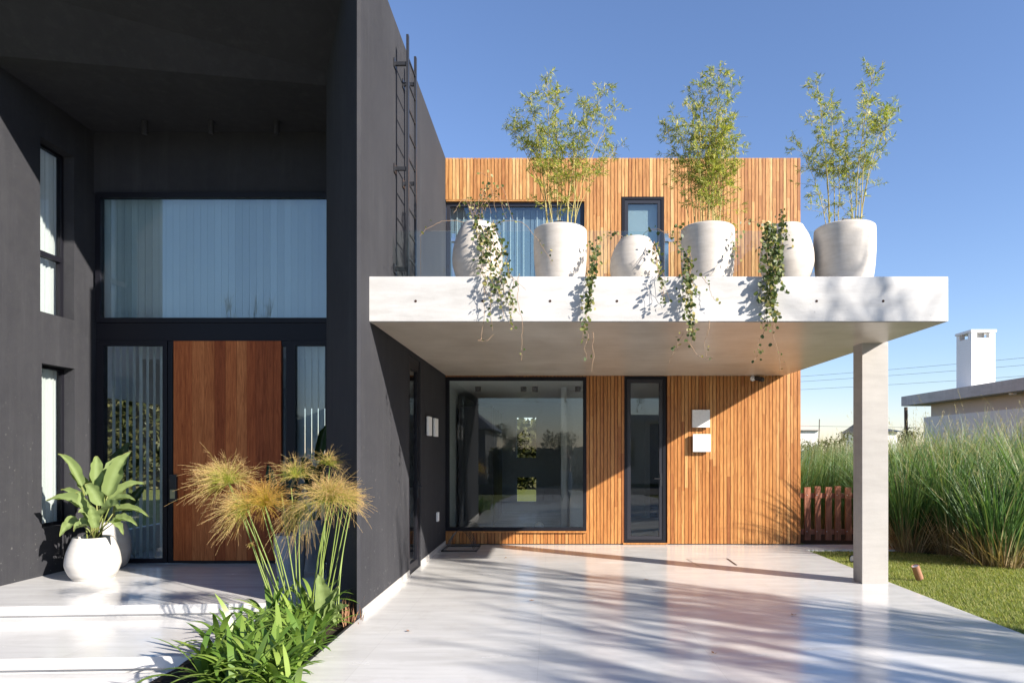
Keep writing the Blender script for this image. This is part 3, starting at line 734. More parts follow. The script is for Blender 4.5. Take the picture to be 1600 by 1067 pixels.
# solar spots in the pots
for i, (px, py, lab) in enumerate(((873, 352, 'in the tub before the wide terrace window'), (1104.5, 352, 'in the tub right of the narrow terrace door'), (1322, 349, 'in the tub against the sky'))):
    p = W(px, py, PD-.12)
    t = thing('solar_spotlight', 'small black box spotlight ' + lab, 'spotlight', (p.x, p.y, p.z-.1), 'small spotlights in the bamboo tubs')
    MB().obox(p, .085, .05, .075, Matrix.Rotation(R(-18), 3, 'X') @ Matrix.Rotation(R(random.uniform(-12, 12)), 3, 'Z')).build('lamp_head', M['dark_steel'], t, bevel=.006)
    MB().tube([p-Vector((0, -.01, .03)), p-Vector((0, -.02, .16))], .008, 6).build('stake', M['dark_steel'], t)

# ---------------------------------------------------------------- bamboo
def bamboo(c, r, h, culms, label, dens=1.0, extra=()):
    base_z = c.z+h*.9; t = thing('bamboo', label, 'bamboo plant', (c.x, c.y, base_z), 'bamboo plants in the terrace tubs')
    P, D, L = [], [], []; tw = []
    for (bx, by, tx, ty, hgt, low) in culms:
        u = np.linspace(0, 1, 22)[:, None]
        b = np.array([c.x+bx, c.y+by, base_z]); top = np.array([c.x+tx, c.y+ty, base_z+hgt])
        path = b + (top-b)*np.concatenate([u**1.7, u**1.7, u], 1)
        path[:, :2] += rng.normal(size=(22, 2)).cumsum(0)*.0022
        MB().tube([tuple(q) for q in path], list(np.linspace(.0058, .0014, 22)*(hgt/1.5)**.6), 6).build('culm', M['bamboo_culm'], t, smooth=True)
        nn = int(25*hgt*dens)
        for k in range(nn):
            f = low + (1-low)*rng.random()**.85
            i = min(20, int(f*21)); p = path[i]+(path[i+1]-path[i])*rng.random()
            az = rng.uniform(0, 2*math.pi); up = rng.uniform(.15, 1.1)
            d = nrm(np.array([math.cos(az), math.sin(az), up])); ln = rng.uniform(.09, .36)*(1.1-.55*f)
            uu = np.linspace(0, 1, 6)[:, None]
            br = p + d*ln*uu + np.array([0, 0, -.10*ln])*uu**2*2
            tw.append(br)
            for q in range(int(rng.integers(2, 5))):
                w = rng.uniform(.35, 1); bp = br[min(5, int(w*5))]
                sd_ = nrm(d+rng.normal(size=3)*.6)
                m_ = int(rng.integers(6, 12))
                for z_ in range(m_):
                    P.append(bp+sd_*rng.uniform(0, .05)); D.append(sd_*.8+rng.normal(size=3)*.5+np.array([0, 0, -.25])); L.append(rng.uniform(.024, .058))
        # leaves of the tip
        for q in range(14):
            P.append(path[-1-int(rng.integers(0, 5))]); D.append(rng.normal(size=3)*.6+np.array([0, 0, .6])); L.append(rng.uniform(.04, .08))
    P, D, L = np.array(P), np.array(D), np.array(L)
    V, F, T = leaf_quads(P, D, L, L*rng.uniform(.12, .19, len(L)))
    npmesh('foliage', V, F, M['bamboo_leaf'], t, attr=T)
    v, f, tt = tubes_np(np.array(tw), .0022, .0008, 3)
    npmesh('side_shoots', v, f, M['bamboo_culm'], t)
def pxo(px): return (px)/168.0
def culm_set(lst, n_extra, spread, top):
    out = []
    for b, tp, hp, low in lst: out.append((pxo(b), rng.uniform(-.1, .1), pxo(tp), rng.uniform(-.28, .28), pxo(hp), low))
    for i in range(n_extra):
        a = rng.uniform(-spread*.35, spread*.35); e = a+rng.uniform(-.5, .5)*spread
        out.append((pxo(a), rng.uniform(-.12, .12), pxo(e), rng.uniform(-.3, .3), pxo(top*rng.uniform(.55, .98)), rng.uniform(.2, .5)))
    return out
bamboo(*TP[1], culm_set([(-22, -50, 250, .38), (-16, -22, 255, .35), (-12, -72, 210, .5), (10, 40, 235, .25), (16, 68, 240, .3), (22, 90, 200, .4), (24, 20, 180, .1), (-5, -10, 240, .4), (20, 98, 165, .5), (-18, -86, 205, .6)], 4, 60, 230), 'bamboo reaching above the roof line before the wide terrace window, with fine side shoots', .95)
bamboo(*TP[3], culm_set([(-22, -50, 215, .2), (-15, -20, 240, .15), (-8, -38, 190, .12), (5, 10, 250, .1), (12, 28, 230, .12), (20, 34, 205, .15), (-2, -5, 235, .1), (16, 46, 185, .3), (-26, -66, 180, .3)], 6, 58, 225), 'densest bamboo, in the tub right of the narrow terrace door', 1.15)
bamboo(*TP[5], culm_set([(-20, -42, 258, .35), (-22, -58, 190, .3), (-12, -22, 225, .35), (14, 26, 240, .35), (18, 8, 200, .35), (22, 38, 215, .4), (26, 96, 228, .82), (-26, -72, 165, .4), (24, 58, 175, .65), (-24, -60, 70, .1), (5, 0, 60, .1)], 3, 60, 200), 'bamboo standing free against the sky at the open end of the terrace', .85)

# ---------------------------------------------------------------- trailing vines
def vine(name_label, c, strands, up=(), loc=None, dens=1.0):
    """strands: list of pixel polylines with distance (x, y, D), leaf density, leaf size"""
    t = thing('trailing_vine', name_label, 'vine', loc if loc is not None else c, 'vines trailing over the terrace edge')
    paths, P, D, L = [], [], [], []
    for pts, den, size in strands:
        w = np.array([W(*p) for p in pts]); k = 28
        s = np.linspace(0, len(w)-1, k); i = np.clip(s.astype(int), 0, len(w)-2); f = (s-i)[:, None]
        p0, p1, p2, p3 = w[np.maximum(i-1, 0)], w[i], w[i+1], w[np.minimum(i+2, len(w)-1)]
        q = .5*((2*p1)+(-p0+p2)*f+(2*p0-5*p1+4*p2-p3)*f*f+(-p0+3*p1-3*p2+p3)*f**3)
        jit = rng.normal(size=(k, 3)).cumsum(0)*.004; jit[:, 1] = -abs(jit[:, 1]); q = q+jit
        paths.append(q); ln = np.linalg.norm(np.diff(q, axis=0), axis=1).sum()
        n = int(ln*33*den*dens)
        for _ in range(n):
            u = rng.random()*(k-1); a = int(min(u, k-2)); p = q[a]+(q[a+1]-q[a])*(u-a)
            out = rng.normal(size=3)*np.array([.022, .014, .018]); out[1] = -abs(out[1])
            P.append(p+out); d = rng.normal(size=3); d[1] -= .3; d[2] -= .4; D.append(d); L.append(size*rng.uniform(.65, 1.2))
    v, f, tt = tubes_np(np.array(paths), .0028, .0014, 4); npmesh('stem', v, f, M['vine_stem'], t)
    P, D, L = np.array(P), np.array(D), np.array(L)
    nd_ = np.tile(np.array([[0, -1., 0]]), (len(P), 1)) + rng.normal(size=(len(P), 3))*.55
    V, F, T = leaf_quads(P, D, L, L*rng.uniform(.7, .95, len(L)), side=nd_, round_=True)
    npmesh('foliage', V, F, M['vine_leaf'], t, attr=T)
fY = CY-.035
def strand_down(x0, y0, x1, y1, n=4, wob=5, D0=6.4):
    pts = [(x0, y0, D0)]
    for i in range(1, n+1):
        u = i/n; y = y0+(y1-y0)*u
        D = D0+(fY-D0)*min(1, (y-y0)/max(1, (432-y0)) if y0 < 432 else 1)
        if y > 425: D = fY-random.uniform(0, .03)
        pts.append((x0+(x1-x0)*u+random.uniform(-wob, wob), y, D))
    return pts
S = []
for i in range(13):                                      # vine of the first egg pot
    x0 = 745+random.uniform(-12, 30); y0 = 350+random.uniform(-8, 12); x1 = random.choice([775, 785, 795, 803, 800, 760])+random.uniform(-10, 10); y1 = random.uniform(440, 522)
    S.append((strand_down(x0, y0, x1, y1, 5, 7, 6.45), random.uniform(.6, 1.3), .034))
S += [(strand_down(757, 430, 752, 528, 4, 4, fY), .12, .02), ([(752, 526, fY), (748, 533, fY-.01), (757, 538, fY-.02), (763, 530, fY)], 0, .02), (strand_down(812, 430, 816, 560, 4, 3, fY), .12, .02)]
for i in range(11):                                      # arching shoots above it
    a = random.uniform(-1, 1); S.append(([(742+a*10, 352, 6.62), (742+a*24, 326-random.uniform(0, 12), 6.6), (745+a*45, 305-random.uniform(-14, 18), 6.58), (748+a*62, 318+random.uniform(-10, 22), 6.5)], random.uniform(.25, .7), .030))
S += [([(735, 352, 6.6), (760, 300, 6.6), (768, 285, 6.6), (752, 277, 6.6)], .7, .028), ([(742, 352, 6.6), (710, 345, 6.5), (685, 352, 6.45), (655, 375, 6.4)], .3, .03), ([(760, 350, 6.55), (815, 345, 6.5), (850, 385, 6.4), (862, 412, 6.35)], .45, .03)]
vine('sparse tangled vine with arching bare shoots, spilling from the egg shaped pot beside the ladder', TP[0][0]+Vector((0, 0, .5)), S)
S = []
for i in range(4): S.append((strand_down(930+random.uniform(-4, 4), 385, 912+random.uniform(-4, 6), random.uniform(470, 530), 5, 4, 6.42), 1.5, .036))
S += [([(990, 377, 6.7), (965, 368, 6.6), (942, 374, 6.5), (928, 392, 6.42)], 1.3, .034), (strand_down(914, 500, 925, 560, 4, 4, fY), .4, .03), (strand_down(926, 520, 928, 580, 3, 2, fY), .1, .02),
      ([(1000, 376, 6.7), (1012, 360, 6.6), (1040, 366, 6.5), (1060, 384, 6.42)], .5, .032)]
for i in range(5): S.append((strand_down(1022+random.uniform(-8, 8), 378, 1032+random.uniform(-8, 14), random.uniform(440, 540), 5, 5, 6.45), .6, .032))
vine('thin vine of the shortest egg pot hanging in two narrow strands over the concrete edge', TP[2][0]+Vector((0, 0, .4)), S)
S = []
for i in range(7): S.append((strand_down(1070+random.uniform(-6, 8), 392, 1084+random.uniform(-16, 14), random.uniform(470, 548), 6, 5, 6.33), 1.2, .036))
S += [([(1195, 352, 6.62), (1170, 345, 6.6), (1148, 362, 6.45), (1146, 382, 6.4)], 1.2, .034), (strand_down(1146, 378, 1150, 410, 3, 3, 6.4), .9, .034), ([(1062, 380, 6.4), (1055, 355, 6.5), (1040, 372, 6.45), (1068, 395, 6.35)], 1.1, .034),
      (strand_down(1095, 430, 1120, 470, 3, 4, fY), .7, .03), ([(1072, 530, fY), (1090, 550, fY), (1110, 556, fY-.05), (1104, 556, fY)], .15, .02), (strand_down(1066, 520, 1048, 560, 3, 4, fY), .6, .03), (strand_down(1106, 500, 1104, 552, 3, 3, fY), .25, .03)]
vine('leafy vine hanging over the dense bamboo tub and down the concrete edge', TP[3][0]+Vector((-.25, -.25, .4)), S)
S = []
for i in range(12): S.append((strand_down(1207+random.uniform(-14, 14), 352, 1206+random.uniform(-18, 20), random.uniform(440, 520), 6, 5, 6.35), 1.6, .040))
S += [(strand_down(1198, 500, 1172, 565, 4, 4, fY), .55, .034), (strand_down(1208, 500, 1218, 582, 5, 4, fY), .4, .032), ([(1215, 352, 6.6), (1222, 335, 6.6), (1222, 345, 6.5), (1230, 380, 6.4)], 1., .036), ([(1215, 352, 6.6), (1235, 362, 6.45), (1240, 378, 6.4), (1243, 386, 6.4)], .8, .034)]
vine('thickest vine curtain, falling from the egg pot near the facade corner', TP[4][0]+Vector((-.1, -.2, .4)), S)

# ---------------------------------------------------------------- entrance pots and plants
def ground_pot(px0, px1, ptop, pbot, kind_, mat, label, group, D=None):
    D0 = CH*FPX/(pbot-VY) if D is None else D
    s = FPX/D0; r = (px1-px0)/2/s; Dc = D0+r*.62
    s2 = FPX/Dc; r = .93*(px1-px0)/2/s2; x = ((px0+px1)/2-VX)/s2; h = CH-(ptop-VY)/s2
    c = Vector((x, Dc, 0)); pot(c, kind_, r, h, mat, label, group); return c, r, h
c1, r1, h1 = ground_pot(105, 186, 839, 908, 'bowl', M['pot_white'], 'round white pot in the sun by the low window of the entrance', 'white pots at the entrance')
m = MB().lathe([(.001, 0), (r1*.72, 0), (r1*.78, .022), (r1*.70, .026), (.001, .022)], c1+Vector((0, 0, .001)), 36)
tag(m.build('pot_saucer', M['pot_white'], None, (c1.x, c1.y, 0)), 'cement saucer under the round white pot at the entrance', 'saucer')
c2, r2, h2 = ground_pot(146, 203, 815, 889, 'bowl', M['pot_white'], 'taller white pot tucked behind the round one beside the sidelight', 'white pots at the entrance')
c3, r3, h3 = ground_pot(427, 481, 835, 906, 'cone', M['pot_grey'], 'grey tapered pot in front of the red timber door', 'grey pots at the entrance')
c4, r4, h4 = ground_pot(470, 514, 812, 893, 'cone', M['pot_grey'], 'taller grey pot beside the splayed pillar, half hidden by sedge stems', 'grey pots at the entrance')

def paddle_leaf(m, pts, width, fold=.5, ttl=None):
    fold = fold*2.3; width *= random.uniform(.8, 1.15)
    """broad leaf along a world polyline"""
    w = [Vector(p) for p in pts]; k = 14; C = []
    for i in range(k+1):
        s = i/k*(len(w)-1); j = min(int(s), len(w)-2); f = s-j
        p0, p1, p2, p3 = w[max(j-1, 0)], w[j], w[j+1], w[min(j+2, len(w)-1)]
        C.append(.5*((2*p1)+(p2-p0)*f+(2*p0-5*p1+4*p2-p3)*f*f+(3*p1-p0-3*p2+p3)*f**3))
    up = Vector((random.uniform(-.8, .8), -.55, .75)).normalized()
    vs, fs, tt = [], [], []
    for i, p in enumerate(C):
        u = i/k; tg = (C[min(i+1, k)]-C[max(i-1, 0)]).normalized(); sd = tg.cross(up).normalized(); nn = sd.cross(tg)
        hw = width/2*(math.sin(math.pi*min(1, u*1.02)**.62)**.8)*(1 if u < .99 else .1)
        for q, e in ((-1, 1), (-.5, .55), (0, 0), (.5, .55), (1, 1)):
            rag = 1+((.09*math.sin(u*21+q*3+width*90)+.14*(math.sin(u*13+q*5+width*230) > .8)*-1) if abs(q) == 1 else 0)
            vs.append(p+sd*hw*q*rag+nn*hw*fold*abs(q)**1.4 + nn*(.006*math.sin(u*25+q*2)))
            tt.append(.55*u+.40*abs(q)+.05*random.random())
    for i in range(k):
        for q in range(4): a = i*5+q; fs.append((a, a+1, a+6, a+5))
    o = len(m['v']); m['v'] += [tuple(v) for v in vs]; m['f'] += [tuple(o+i for i in f) for f in fs]; m['t'] += tt
def paddle_plant(name, label, c, h, leaves, D, mat, cat='potted plant'):
    t = thing(name, label, cat, (c.x, c.y, h)); st = MB()
    base = Vector((c.x, c.y, h-.02))
    for (bx, by, tx, ty, wd, db, dt, fold) in leaves:
        b = W(bx, by, D+db); tip = W(tx, ty, D+dt); mid = (b+tip)/2+Vector((0, 0, (b-tip).length*.14))
        m = dict(v=[], f=[], t=[]); paddle_leaf(m, [b, (b+mid)/2+Vector((0, 0, .01)), mid, (mid+tip)/2+Vector((0, 0, .015)), tip], wd, fold)
        npmesh('leaf', m['v'], m['f'], mat, t, attr=m['t'], smooth=True)
        r0 = base+Vector((random.uniform(-.06, .06), random.uniform(-.05, .05), 0))
        st.tube([r0, r0*.6+b*.4+Vector((0, 0, .03)), b], [.011, .008, .005], 6)
    st.build('stalks', M['petiole'], t, smooth=True); return t
D1 = c1.y
paddle_plant('bird_of_paradise_plant', 'broad leaved green plant in the round white pot by the low window', c1, h1*.93, [
    (128, 760, 90, 709, .13, .05, .0, .55), (150, 762, 151, 712, .16, .05, .15, .35), (168, 775, 205, 706, .17, -.05, .05, .5), (145, 800, 72, 782, .13, -.1, -.15, .45),
    (122, 812, 93, 838, .13, -.1, -.2, .4), (160, 790, 132, 757, .14, -.1, -.1, .4), (178, 800, 233, 808, .09, 0, .05, .7), (170, 782, 228, 756, .13, .1, .2, .45),
    (140, 815, 122, 800, .15, -.18, -.3, .3), (165, 785, 180, 735, .18, .15, .25, .4), (150, 800, 118, 770, .12, -.2, -.25, .5), (172, 815, 193, 836, .12, -.1, -.2, .35), (155, 790, 140, 742, .13, .2, .3, .4), (160, 805, 188, 790, .15, -.2, -.28, .4), (140, 822, 115, 830, .10, -.25, -.3, .6), (138, 775, 108, 740, .11, .1, .15, .5), (172, 790, 212, 782, .10, -.15, -.2, .5), (132, 795, 95, 765, .10, .0, .05, .5), (165, 765, 182, 715, .12, .12, .2, .5), (180, 815, 215, 822, .09, -.1, -.1, .6), (150, 825, 138, 790, .12, -.28, -.35, .4)], D1, M['paddle'])
paddle_plant('bird_of_paradise_plant', 'dark broad leaved plant rising from the taller white pot behind', c2, h2*.93, [
    (190, 740, 205, 690, .14, 0, 0, .5), (180, 750, 190, 700, .12, .1, .1, .5), (205, 790, 230, 760, .12, 0, .1, .4), (180, 770, 170, 720, .12, .1, .2, .4), (195, 800, 205, 770, .15, -.1, -.1, .4)], c2.y, M['paddle_dark'])
paddle_plant('potted_plant', 'dark leaved plant in the grey pot before the door', c3, h3*.93, [
    (440, 790, 418, 725, .16, 0, 0, .4), (455, 780, 470, 740, .15, 0, .1, .4), (445, 800, 420, 745, .13, -.1, -.1, .4), (460, 800, 480, 755, .15, -.05, -.1, .4), (450, 790, 445, 745, .15, .1, .1, .4)], c3.y, M['paddle_dark'])
paddle_plant('potted_plant', 'tall dark leaved plant beside the splayed pillar', c4, h4*.93, [
    (495, 720, 512, 663, .13, 0, .0, .5), (490, 760, 470, 715, .16, 0, .0, .4), (500, 770, 520, 700, .16, -.05, .0, .4), (495, 780, 482, 730, .16, .05, .1, .4), (500, 790, 515, 740, .15, -.1, -.1, .4)], c4.y, M['paddle_dark'])

# ---------------------------------------------------------------- papyrus sedge
SD = 5.62
pap = thing('papyrus_sedge', 'tall sedge with tawny mop heads growing in the bed before the entrance', 'ornamental sedge', W(462, 965, SD))
def head(px, py, rad, tilt, mat, n, D, droop=.9):
    n = int(n*1.5); c = np.array(W(px, py, D)); r = .92*rad*D/FPX; c = c-np.array([0, 0, .035])
    ax = nrm(np.array(tilt, float)); d = nrm(rng.normal(size=(n, 3))*.62+ax*.85); bad = d@ax < -.15; d[bad] -= 2*(d[bad]@ax)[:, None]*ax*.8; d = nrm(d)
    ln = r*rng.uniform(.72, 1.12, n)*(1+.12*rng.normal(size=n)); u = np.linspace(0, 1, 8)[None, :, None]
    wv = rng.normal(size=(n, 1, 3))*.16
    path = c + d[:, None, :]*ln[:, None, None]*u + np.array([0, 0, -1.0])*(droop*.42*ln[:, None, None])*u**2.2 + wv*ln[:, None, None]*u**2
    # forked ends
    end = path[:, -3:, :]; fk = []
    for s in range(2):
        dv = nrm(path[:, -1]-path[:, -4]+rng.normal(size=(n, 3))*.05*1.0); L2 = (ln*rng.uniform(.12, .25, n))[:, None, None]
        uu = np.linspace(0, 1, 8)[None, :, None]
        fk.append(path[:, -3, None, :]+nrm(dv+rng.normal(size=(n, 3))*.45)[:, None, :]*L2*uu)
    a = tubes_np(path, .0009, .0006, 3); b = [tubes_np(q, .0007, .0005, 3) for q in fk]
    b = [(v, f, .9+.1*t) for v, f, t in b]
    V, F, T = merge(a, *b); return npmesh('mop_head', V, F, mat, pap, attr=T)
heads = [(356, 750, 64, (-.35, 0, .75), 'sedge_ray', 300, SD), (386, 790, 56, (-.55, -.2, .5), 'sedge_ray', 230, SD-.1), (414, 782, 60, (.05, -.2, .9), 'sedge_gold', 250, SD-.05),
         (514, 776, 60, (.1, -.2, .75), 'sedge_ray', 430, SD-.1), (462, 740, 50, (-.1, 0, .9), 'sedge_ray', 110, SD+.35), (512, 720, 34, (.2, 0, .6), 'sedge_ray', 100, SD+.4), (478, 782, 52, (-.2, -.1, -.1), 'sedge_ray', 90, SD+.05, 1.4), (540, 772, 38, (.5, 0, .5), 'sedge_ray', 110, SD), (392, 846, 9, (0, 0, .6), 'sedge_ray', 40, SD)]
for hd in heads: head(*hd[:3], hd[3], M[hd[4]], hd[5], hd[6], *(hd[7:]))
def stem(px0, py0, px1, py1, D0, D1, bow=8):
    a, b = W(px0, py0, D0), W(px1, py1, D1); mid = W((px0+px1)/2+bow, (py0+py1)/2, (D0+D1)/2)
    pts = [a*(1-u)**2+mid*2*u*(1-u)+b*u*u for u in np.linspace(0, 1, 12)]
    MB().tube(pts, list(np.linspace(.0066, .0036, 12)), 6).build('stem', M['sedge_stem'], pap, smooth=True)
for (a, tx, ty, dd) in ((438, 357, 754, 0), (446, 360, 758, .02), (450, 386, 797, -.1), (434, 388, 796, -.1), (455, 412, 786, -.05), (462, 414, 788, 0), (458, 408, 790, .05), (470, 440, 770, .2), (485, 517, 776, -.1), (492, 520, 780, -.1), (498, 512, 782, -.05),
                        (490, 526, 776, 0), (503, 538, 776, 0), (480, 515, 786, .0), (475, 470, 790, .05), (508, 532, 780, .1), (466, 455, 762, .3), (500, 515, 730, .4), (512, 545, 790, .15), (520, 548, 800, .2), (528, 545, 810, .25), (440, 380, 805, .05)):
    stem(a+random.uniform(-4, 4), 968+random.uniform(-10, 8), tx, ty, SD+random.uniform(-.12, .2), SD+dd, bow=random.uniform(-4, 12)*(1 if tx < 470 else -1))
# dry stubble beside
b = np.array([floor_pt(random.uniform(535, 566), random.uniform(955, 985), -.06) for _ in range(60)])
V, F, T, _ = blades(b, rng.uniform(0, 6.28, 60), rng.uniform(.10, .26, 60), rng.uniform(.0, .35, 60), rng.uniform(-.1, .5, 60), np.full(60, .012), 4)
tag(npmesh('dry_plant_stubble', V, F, M['dry'], None, tuple(b.mean(0))), 'brown cut stubble of a dry plant at the foot of the black wall', 'dry plant')

# ---------------------------------------------------------------- strap leaved plants
def strap_plant(px, py, n, size, label, spread=1.0):
    z0 = -.07; p = floor_pt(px, py, z0)
    base = np.stack([p.x+rng.normal(size=n)*.05, p.y+rng.normal(size=n)*.05, np.full(n, z0)], -1)
    V, F, T, _ = blades(base, rng.uniform(0, 2*math.pi, n), size*rng.uniform(.65, 1.15, n), rng.uniform(.02, .6, n)*spread, rng.uniform(.7, 2.0, n), rng.uniform(.028, .046, n), 9, rng.normal(size=n)*.25,
                        lambda t: np.minimum(1, .5+1.3*t)*np.clip((1-t)*3.2, 0, 1)**.6)
    o = npmesh('strap_leaf_plant', V, F, M['strap'], None, tuple(p), attr=T, smooth=True)
    tag(o, label, 'plant', 'strap leaved plants in the front bed')
SP = [(338, 1075, 'at the front left corner of the bed beside the lowest step'), (374, 1062, 'in the front row next to the bottom corner clump'), (414, 1080, 'at the very front of the bed, middle'), (433, 1068, 'at the front of the bed next to the drive edge'),
      (468, 1040, 'leaning over the drive edge'), (362, 1030, 'reaching over the second step'), (398, 1025, 'in the middle of the bed behind the front row'), (420, 1020, 'in the middle of the bed, nearest its centre'), (455, 1005, 'right under the sedge stems'),
      (490, 1005, 'beside the drive, below the dry stubble'), (422, 990, 'against the upper step riser'), (490, 975, 'close to the black wall behind the other clumps'), (390, 1095, 'cut by the bottom of the view, left of centre'), (442, 1095, 'cut by the bottom of the view beside the drive')]
for px, py, lab in SP: strap_plant(px, py, random.randint(30, 42), random.uniform(.40, .50), 'green strap leaved clump ' + lab)
m = dict(v=[], f=[], t=[])
t = thing('broad_leaf_plant', 'upright broad leaved plant in the bed beside the black wall', 'plant', W(505, 985, 5.5))
for (bx, by, tx, ty, wd) in ((505, 960, 497, 895, .13), (512, 965, 530, 915, .10), (500, 968, 478, 925, .09), (515, 970, 545, 945, .10), (508, 975, 520, 935, .11), (495, 975, 470, 950, .09), (520, 975, 535, 965, .10)):
    m = dict(v=[], f=[], t=[]); b, tp = W(bx, by, 5.5), W(tx, ty, 5.45); mid = (b+tp)/2+Vector((0, 0, .02)); paddle_leaf(m, [b, mid, tp], wd, .35)
    npmesh('leaf', m['v'], m['f'], M['paddle'], t, attr=m['t'], smooth=True)

# ---------------------------------------------------------------- lawn, garden lights
def lawn(n, x0, x1, y0, y1, hgt, keep):
    p = np.stack([rng.uniform(x0, x1, n), rng.uniform(y0, y1, n)], -1); p = p[keep(p)]; n = len(p)
    b = np.concatenate([p, np.full((n, 1), -.03)], 1); az = rng.uniform(0, 6.28, n)
    d = np.stack([np.cos(az)*.8, np.sin(az)*.8, rng.uniform(.5, 1.3, n)], -1)
    L = rng.uniform(.6, 1.2, n)*hgt; D = nrm(d)*L[:, None]; S = np.stack([-np.sin(az), np.cos(az), np.zeros(n)], -1)*.0035
    V = np.stack([b-S, b+S, b+D], 1).reshape(-1, 3); return V, np.arange(3*n).reshape(n, 3)
bed_y = lambda x: 10.15-.42*(x-4.3)*(x > 4.3)-.03*(x-4.3)**2*(x > 4.3)
V, F = lawn(210000, RX-.022, 9.0, 4.6, 10.0, .045, lambda p: (p[:, 1] < bed_y(p[:, 0])) & ~((p[:, 1] > 9.93)))
kind(npmesh('lawn_grass', V, F, M['lawn_blade']), 'stuff')
bx = np.linspace(4.0, 16, 25); Vb = [(x, bed_y(x)+random.uniform(-.04, .04), -.022) for x in bx]+[(x, bed_y(x)+6, -.022) for x in bx]
kind(MB().add(Vb, [(i, i+1, 25+i+1, 25+i) for i in range(24)]).build('garden_bed_soil', M['soil']), 'structure')
def garden_light(px, py, D, ln, r, mat, tilt, label, capmat):
    p = W(px, py, D); t = thing('garden_spotlight', label, 'garden light', p)
    rot = Vector(tilt).to_track_quat('Z', 'Y').to_matrix()
    MB().lathe([(r*.9, 0), (r, .004), (r, ln), (r*.93, ln+.003), (r*.93, ln-.012)], p, 20, rot).build('tube', mat, t)
    MB().lathe([(.001, ln-.012), (r*.9, ln-.012), (r*.88, ln-.008), (.001, ln-.006)], p, 20, rot).build('lens', capmat, t)
    MB().tube([p, p-rot@Vector((0, 0, .12))], .01, 6).build('stake', M['dark_steel'], t)
garden_light(1437, 904, 7.65, .165, .042, M['copper'], (-.42, -.15, 1), 'copper tube spotlight leaning in the lawn by the concrete column', M['white'])
garden_light(1341, 876, 8.95, .12, .045, M['dark_steel'], (-.9, -.4, .35), 'small dark spotlight in the grass half behind the column', M['white'])
garden_light(1524, 874, 9.15, .12, .035, M['steel'], (-.5, -.5, .9), 'small grey spotlight at the foot of the tall grass clumps', M['white'])

# ---------------------------------------------------------------- picket fence
FY = 10.92
fen = thing('picket_fence', 'low red brown picket fence between the timber wall and the column', 'fence', (4.6, FY, 0))
x = FX1+.03; i = 0
while x < 6.1:
    w = random.uniform(.085, .105); z1 = CH-(760-VY)*FY/FPX+random.uniform(-.012, .012); m = MB(); tl = random.uniform(-.008, .008)
    m.add([(x, FY-.02, .02), (x+w, FY-.02, .02), (x+w, FY+.01, .02), (x, FY+.01, .02), (x+tl, FY-.02, z1), (x+w+tl, FY-.02, z1), (x+w+tl, FY+.01, z1), (x+tl, FY+.01, z1)],
          [(0,3,2,1),(4,5,6,7),(0,1,5,4),(1,2,6,5),(2,3,7,6),(3,0,4,7)])
    pk = m.build('picket', M['fence'], fen); x += w+random.uniform(.055, .08)
    m = MB()
    for zz in (.16, .74): m.lathe([(.008, 0), (.008, .003), (.004, .005)], (x-.14, FY-.021, zz), 8, Matrix.Rotation(R(90), 3, 'X'))
    m.build('bolt', M['steel'], pk)
for z in (.15, .73): MB().box(FX1+.01, 6.3, FY+.012, FY+.05, z-.04, z+.04).build('rail', M['fence'], fen)

# ---------------------------------------------------------------- tall grasses
def grass_clump(x, y, hgt, n, label, lean_to=.25, spread=.26, plume=60, straw=1.0, green=1.0):
    t = thing('ornamental_grass', label, 'ornamental grass', (x, y, 0), 'clumps of tall ornamental grass')
    def bl(n, hh, sp, w, lean, cv, bias=0.0):
        rr = np.sqrt(rng.random(n))*sp; a = rng.uniform(0, 6.28, n); b = np.stack([x+rr*np.cos(a), y+rr*np.sin(a)*.8, np.full(n, -.03)], -1)
        vec = np.stack([np.cos(a)*rr/sp*.8+bias, np.sin(a)*rr/sp*.8], -1)+rng.normal(size=(n, 2))*.25
        az = np.arctan2(vec[:, 1], vec[:, 0]); m = np.hypot(vec[:, 0], vec[:, 1])
        return blades(b, az, hh*rng.uniform(.55, 1.08, n), lean*m*rng.uniform(.5, 1.2, n), cv*rng.uniform(.2, 1.3, n), w*rng.uniform(.7, 1.3, n), 7, rng.uniform(-.8, .8, n))
    V, F, T, _ = bl(n, hgt*1.08, spread, .017, .40, .85, lean_to); npmesh('blades', V, F, M['tall_grass'], t, attr=T)
    ns = int(n*.55*straw)
    if ns:
        V, F, T, _ = bl(ns, hgt*.46, spread*1.2, .013, .95, .5, .0); npmesh('dead_thatch', V, F, M['straw'], t, attr=T)
    if plume:
        V, F, T, C = bl(plume, hgt*1.22, spread, .004, .40, .6, lean_to*1.2); parts = [(V, F, T)]
        tip = C[:, -3:, :]; P = []; D = []
        for k in range(26):
            u = rng.random((plume, 1))*1.9; i = np.minimum(u.astype(int), 1)[:, 0]; f = u-i[:, None]
            P.append(tip[np.arange(plume), i]*(1-f)+tip[np.arange(plume), i+1]*f); D.append(nrm(tip[:, 2]-tip[:, 0])+rng.normal(size=(plume, 3))*.22)
        P = np.concatenate(P); D = np.concatenate(D); L = rng.uniform(.025, .06, len(P)); v, f, tt = leaf_quads(P, D, L, np.full(len(P), .005))
        parts.append((v, f, tt)); V, F, T = merge(*parts); npmesh('plumes', V, F, M['plume'], t, attr=T)
gp = lambda px, py: floor_pt(px, py, -.03)
